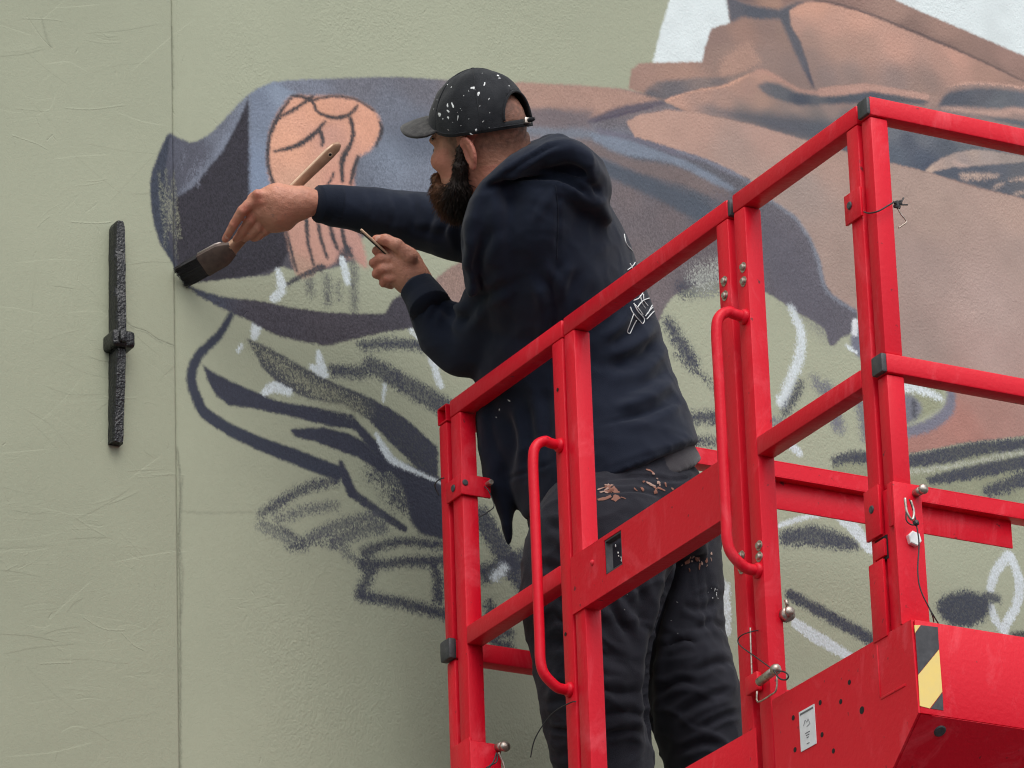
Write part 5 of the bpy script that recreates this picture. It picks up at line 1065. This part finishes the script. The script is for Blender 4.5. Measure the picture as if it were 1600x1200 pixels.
b = MB(); tr = bvh(hoodie); pts = [cast(tr, x, y) for x, y in spline([(868, 290), (872, 330), (871, 370), (870, 404)], 5)]; pts = [h[0]+h[1]*.0003 for h in pts if h]
b.tube(pts, .0010, 6); b.build('seam', M['hood_lining'], hoodie, smooth=True)
inked(hoodie, [[(975, 366), (978, 380), (986, 390), (996, 400), (999, 412)], [(984, 412), (990, 424), (994, 440)], [(980, 422), (988, 416), (992, 410)],
               [(985, 480), (988, 488), (998, 500), (1004, 506), (1006, 498), (996, 486), (990, 474)], [(992, 476), (1000, 486), (1004, 492)], [(990, 490), (984, 506), (980, 518), (984, 521), (988, 512), (994, 500)],
               [(1000, 462), (1003, 474), (1008, 482)], [(1005, 460), (1006, 470), (1012, 478)], [(1008, 494), (1016, 484), (1024, 476)], [(1010, 499), (1020, 488), (1027, 482)], [(1012, 490), (1020, 474), (1022, 468)], [(990, 470), (998, 466), (1004, 458)], [(996, 480), (1004, 470), (1014, 466)]], .95, 'back_print', 'paint_white')
splat(cuff_r, [(508, 312, 5.5, 1.1, .3), (516, 321, 6.5, 1.2, 1), (505, 309, 3, 1.2, .5), (522, 316, 3, 1, .2)], 'dried_paint', 'paint_slate', .0012); splat(hoodie, [(600, 640, 1, 1, 0), (781, 640, 1.2, 1.5, 0), (776, 652, 1, 1, 0), (796, 626, 1.2, 2, 1)], 'dried_paint', 'paint_white')

# ---- t-shirt hem below the sweatshirt
TEE = [(942, 715, 9.815, 134, .145), (957, 752, 9.805, 143, .160), (963, 768, 9.80, 145, .163)]
tee_me = union([loft(TEE, 64, 6, tilt=-.3)], .006, 2); wrinkle(tee_me, .006, 12, (1, 1, .5), 5.0); link('t_shirt', tee_me, M['tee'], man)

# ---- work trousers
tr_me = union([loft(HIPS), loft(LEG_L), loft(LEG_R)], .0048, 4)
creases(tr_me, [
    ([(1062, 850), (1045, 920), (1022, 1000), (1012, 1080), (1014, 1200)], 9, .010),
    ([(985, 880), (1000, 930), (1010, 990)], 8, .007), ([(955, 905), (985, 945), (1010, 1000)], 8, .006), ([(900, 900), (940, 930), (1000, 1010)], 9, .006), ([(860, 930), (910, 950), (960, 985)], 9, .005), ([(850, 1000), (900, 1010), (990, 1040)], 9, .006),
    ([(842, 1060), (880, 1072), (930, 1070)], 5, .004), ([(905, 1062), (960, 1082), (1004, 1078)], 7, .005), ([(846, 1100), (880, 1094), (915, 1104)], 6, .004), ([(930, 1120), (975, 1112), (1012, 1122)], 6, .004), ([(856, 1138), (890, 1142), (930, 1136)], 4, .007), ([(940, 1150), (985, 1140), (1010, 1152)], 6, .004), ([(868, 1180), (920, 1172), (950, 1186)], 7, .004),
    ([(1062, 945), (1095, 952), (1125, 938)], 6, .004), ([(1034, 1014), (1070, 1000), (1092, 1010)], 5, .005), ([(1080, 985), (1110, 975), (1134, 985)], 6, .004), ([(1020, 1086), (1060, 1066), (1090, 1070)], 6, .006), ([(1085, 1052), (1120, 1034), (1144, 1040)], 6, .005), ([(1050, 1126), (1090, 1098), (1150, 1078)], 7, .006), ([(1090, 1140), (1130, 1120), (1160, 1112)], 5, .005), ([(1060, 1176), (1100, 1160), (1128, 1168)], 6, .005), ([(1100, 900), (1108, 950), (1104, 985)], 5, .003),
    ([(900, 940), (920, 985), (960, 1020)], 4, .004), ([(870, 960), (905, 1000), (930, 1010)], 4, .004), ([(955, 920), (962, 960), (985, 990)], 4, .004),
    ([(940, 752), (1000, 745), (1060, 750), (1105, 740)], 3, .003), ([(936, 770), (990, 768), (1040, 775)], 3, .003), ([(850, 820), (880, 830), (900, 860)], 8, .005), ([(830, 880), (870, 890), (900, 920)], 8, .005), ([(1040, 840), (1060, 852), (1080, 862), (1100, 856)], 3, -.003),
    ([(1085, 880), (1100, 960), (1118, 1000)], 4, .003)])
wrinkle(tr_me, .005, 9, (1, 1, 1.0), 2.2); wrinkle(tr_me, .0017, 28, (1, 1, 1.3), 4.4); wrinkle(tr_me, .0036, 10, (1, 1, 1.5), 7.7, True); wrinkle(tr_me, .0014, 19, (1.2, .8, 1.2), 3.3, True)
trousers = link('trousers', tr_me, M['trousers'], man)
def specks(cx, cy, rx, ry, n, r0, r1): return [(random.gauss(cx, rx), random.gauss(cy, ry), random.uniform(r0, r1), random.uniform(1, 2.6), random.uniform(-.6, .6)) for _ in range(n)]
splat(trousers, specks(955, 768, 9, 6, 9, 1.5, 5)+specks(948, 764, 6, 5, 6, 1, 4)+specks(1030, 760, 14, 9, 6, 1, 3)+specks(1090, 878, 12, 5, 7, 1.2, 4)+specks(992, 762, 14, 5, 5, .8, 2), 'dried_paint', 'paint_rust')
splat(trousers, specks(950, 764, 10, 6, 8, .8, 2.5)+specks(1026, 752, 8, 8, 5, 1, 3)+specks(1094, 872, 14, 5, 7, .8, 2.6)+specks(1085, 882, 10, 3, 4, .8, 2), 'dried_paint', 'paint_pink')
splat(trousers, specks(1115, 925, 4, 8, 8, .5, 1.1)+specks(968, 868, 3, 10, 9, .6, 1.6)+[(968, 927, 1.2, 5, 1.0)]+specks(1050, 950, 60, 80, 6, .3, .6), 'dried_paint', 'paint_white')
b = MB()
for c0, d in ((P(1000, 1452, 9.50), -1), (P(1140, 1452, 9.68), -1)):
    c0 = Vector(c0); f = Vector((-.79, .62, 0)); s_ = Vector((.62, .79, 0))
    V = []; 
    for x, w, h in ((-.09, .03, .06), (-.05, .042, .10), (.02, .045, .09), (.09, .047, .06), (.15, .042, .045), (.185, .02, .03)):
        V.append([c0+f*x+s_*w*sx+Vector((0, 0, z)) for sx, z in ((-1, -.03), (1, -.03), (1, h*.6), (.5, h), (-.5, h), (-1, h*.6))])
    vs = [[b.bm.verts.new(p) for p in r] for r in V]
    for r0, r1 in zip(vs[:-1], vs[1:]):
        for k in range(6): b.bm.faces.new((r0[k], r0[(k+1) % 6], r1[(k+1) % 6], r1[k]))
    b.bm.faces.new(vs[0]); b.bm.faces.new(vs[-1][::-1])
b.build('boots', M['black_plastic'], man, smooth=True)

# ------------------------------------------------------------------ brush and phone, held in the hands
TB = float(proj(at(286, 432, 'y', WY-.012))[0, 2])
brush = tag(empty('paint_brush', tuple(P(365, 376, TB-.01))), 'wide flat paint brush with wooden handle pressed on the dark cuff', 'paint brush')
def flat_loft(secs, wdir, tdir, nm, m, parent=brush):
    """flat bar: (centre, half width, half thickness) sections"""
    b = MB(); rows = []
    for c, hw, ht in secs:
        c = Vector(c); k = .72; row = [(1, k), (k, 1), (-k, 1), (-1, k), (-1, -k), (-k, -1), (k, -1), (1, -k)]
        rows.append([b.bm.verts.new(c+Vector(wdir)*hw*x+Vector(tdir)*ht*y) for x, y in row])
    for r0, r1 in zip(rows[:-1], rows[1:]):
        for k in range(8): b.bm.faces.new((r0[k], r0[(k+1) % 8], r1[(k+1) % 8], r1[k]))
    b.bm.faces.new(rows[0]); b.bm.faces.new(rows[-1][::-1]); return b.build(nm, M[m], parent, auto=50)
ax0, ax1 = P(285, 432, TB), P(364, 388, TB-.03); a = (ax1-ax0)/np.linalg.norm(ax1-ax0); wd = np.cross(a, FW); wd /= np.linalg.norm(wd); td = np.cross(a, wd)
wd2 = wd*.93+td*.36; td2 = np.cross(a, wd2)
L_ = np.linalg.norm(ax1-ax0); cc = lambda s: ax0+a*L_*s
flat_loft([(cc(0), .0195, .0035), (cc(.12), .0215, .0075), (cc(.42), .0215, .0095)], wd2, td2, 'bristles', 'bristle')
b = MB()
for k in range(420):
    x, y = random.uniform(-1, 1), random.choice([-1, 1])*random.uniform(.3, 1); p0 = cc(.40)+wd2*.0212*x+td2*.0095*y; p1 = cc(.14)+wd2*.0218*x+td2*.0088*y; p2 = cc(-.03+random.uniform(-.04, .10))+wd2*(.0205*x*1.04+random.gauss(0, .0012))+td2*(.0045*y+random.gauss(0, .0008))
    b.tube([p0, p1, p2], [.0008, .0008, .0004], 4)
tag(b.build('loose_hairs', M['bristle'], brush), kind='stuff')
fer = flat_loft([(cc(.41), .0222, .0102), (cc(.44), .0226, .0106), (cc(.78), .0220, .0105), (cc(.86), .0195, .0100), (cc(1.0), .0125, .0092)], wd2, td2, 'ferrule', 'ferrule')
b = MB(); b.tube([cc(.43)+wd2*.0222-td2*.004, cc(.78)+wd2*.0218-td2*.004, cc(.87)+wd2*.0190-td2*.004], .0024, 8); b.tube([cc(.43)-wd2*.0222-td2*.004, cc(.78)-wd2*.0218-td2*.004], .0018, 8); b.build('ferrule_edge', M['ferrule_edge'], fer, smooth=True)
h0, h1 = P(366, 384, TB-.03), P(531, 224, TB-.05); a = (h1-h0)/np.linalg.norm(h1-h0); wd = np.cross(a, FW); wd /= np.linalg.norm(wd); td = np.cross(a, wd); L_ = np.linalg.norm(h1-h0)
wd2, td2 = wd*.86+td*.5, None; wd2 = wd2/np.linalg.norm(wd2); td2 = np.cross(a, wd2); cc = lambda s: h0+a*L_*s
hd = flat_loft([(cc(-.03), .0115, .009), (cc(.10), .0085, .0075), (cc(.3), .0070, .0065), (cc(.6), .0082, .006), (cc(.9), .0098, .0055), (cc(.965), .0085, .005), (cc(.99), .005, .0042), (cc(1.0), .002, .003)], wd2, td2, 'handle', 'wood_face')
sgn = 1 if (wd2@UP) > 0 else -1
b = MB(); b.tube([cc(.32)+wd2*sgn*.0058, cc(.6)+wd2*sgn*.0068, cc(.9)+wd2*sgn*.0084, cc(.96)+wd2*sgn*.0072], [.003, .0034, .0032, .0024], 8); b.build('bare_edge', M['wood'], hd, smooth=True)
c = cc(.90); fn = td2 if td2@FW < 0 else -td2; b = MB(); b.cyl(Vector(c)+Vector(fn)*.003, Vector(c)+Vector(fn)*.0059, .0032, 14); b.build('hole', M['dark_hole'], hd); 
b = MB(); b.tube([Vector(c)+Vector(fn)*.0056+Vector(wd2)*.0036*math.cos(t)+Vector(a)*.0036*math.sin(t) for t in np.linspace(0, 2*math.pi, 17)], .0007, 5); b.build('hole_rim', M['wood'], hd)
ph = tag(empty('phone', tuple(P(590, 380, LH))), 'slim copper edged phone held edge on in the bent hand', 'phone')
p0, p1 = P(563, 359, LH+.012), P(606, 398, LH+.016); a = (p1-p0)/np.linalg.norm(p1-p0); e = np.cross(a, FW); e /= np.linalg.norm(e); d = np.cross(a, e)
if e@UP < 0: e = -e
def slabp(o, hx_, hy_, hz_, nm, m):
    b = MB(); b.box(np.array([-hx_, -hy_, -hz_]), np.array([hx_, hy_, hz_]), bev=min(hx_, hy_, hz_)*.8, seg=3)
    Mx = Matrix(((a[0], d[0], e[0]), (a[1], d[1], e[1]), (a[2], d[2], e[2]))); c = Vector((p0+p1)/2+e*o)
    for x in b.bm.verts: x.co = Mx@x.co+c
    return b.build(nm, M[m], ph)
Lh = np.linalg.norm(p1-p0)/2
slabp(.0012, Lh, .033, .0022, 'case', 'copper'); slabp(-.0022, Lh-.002, .0315, .0013, 'screen', 'glass_black')
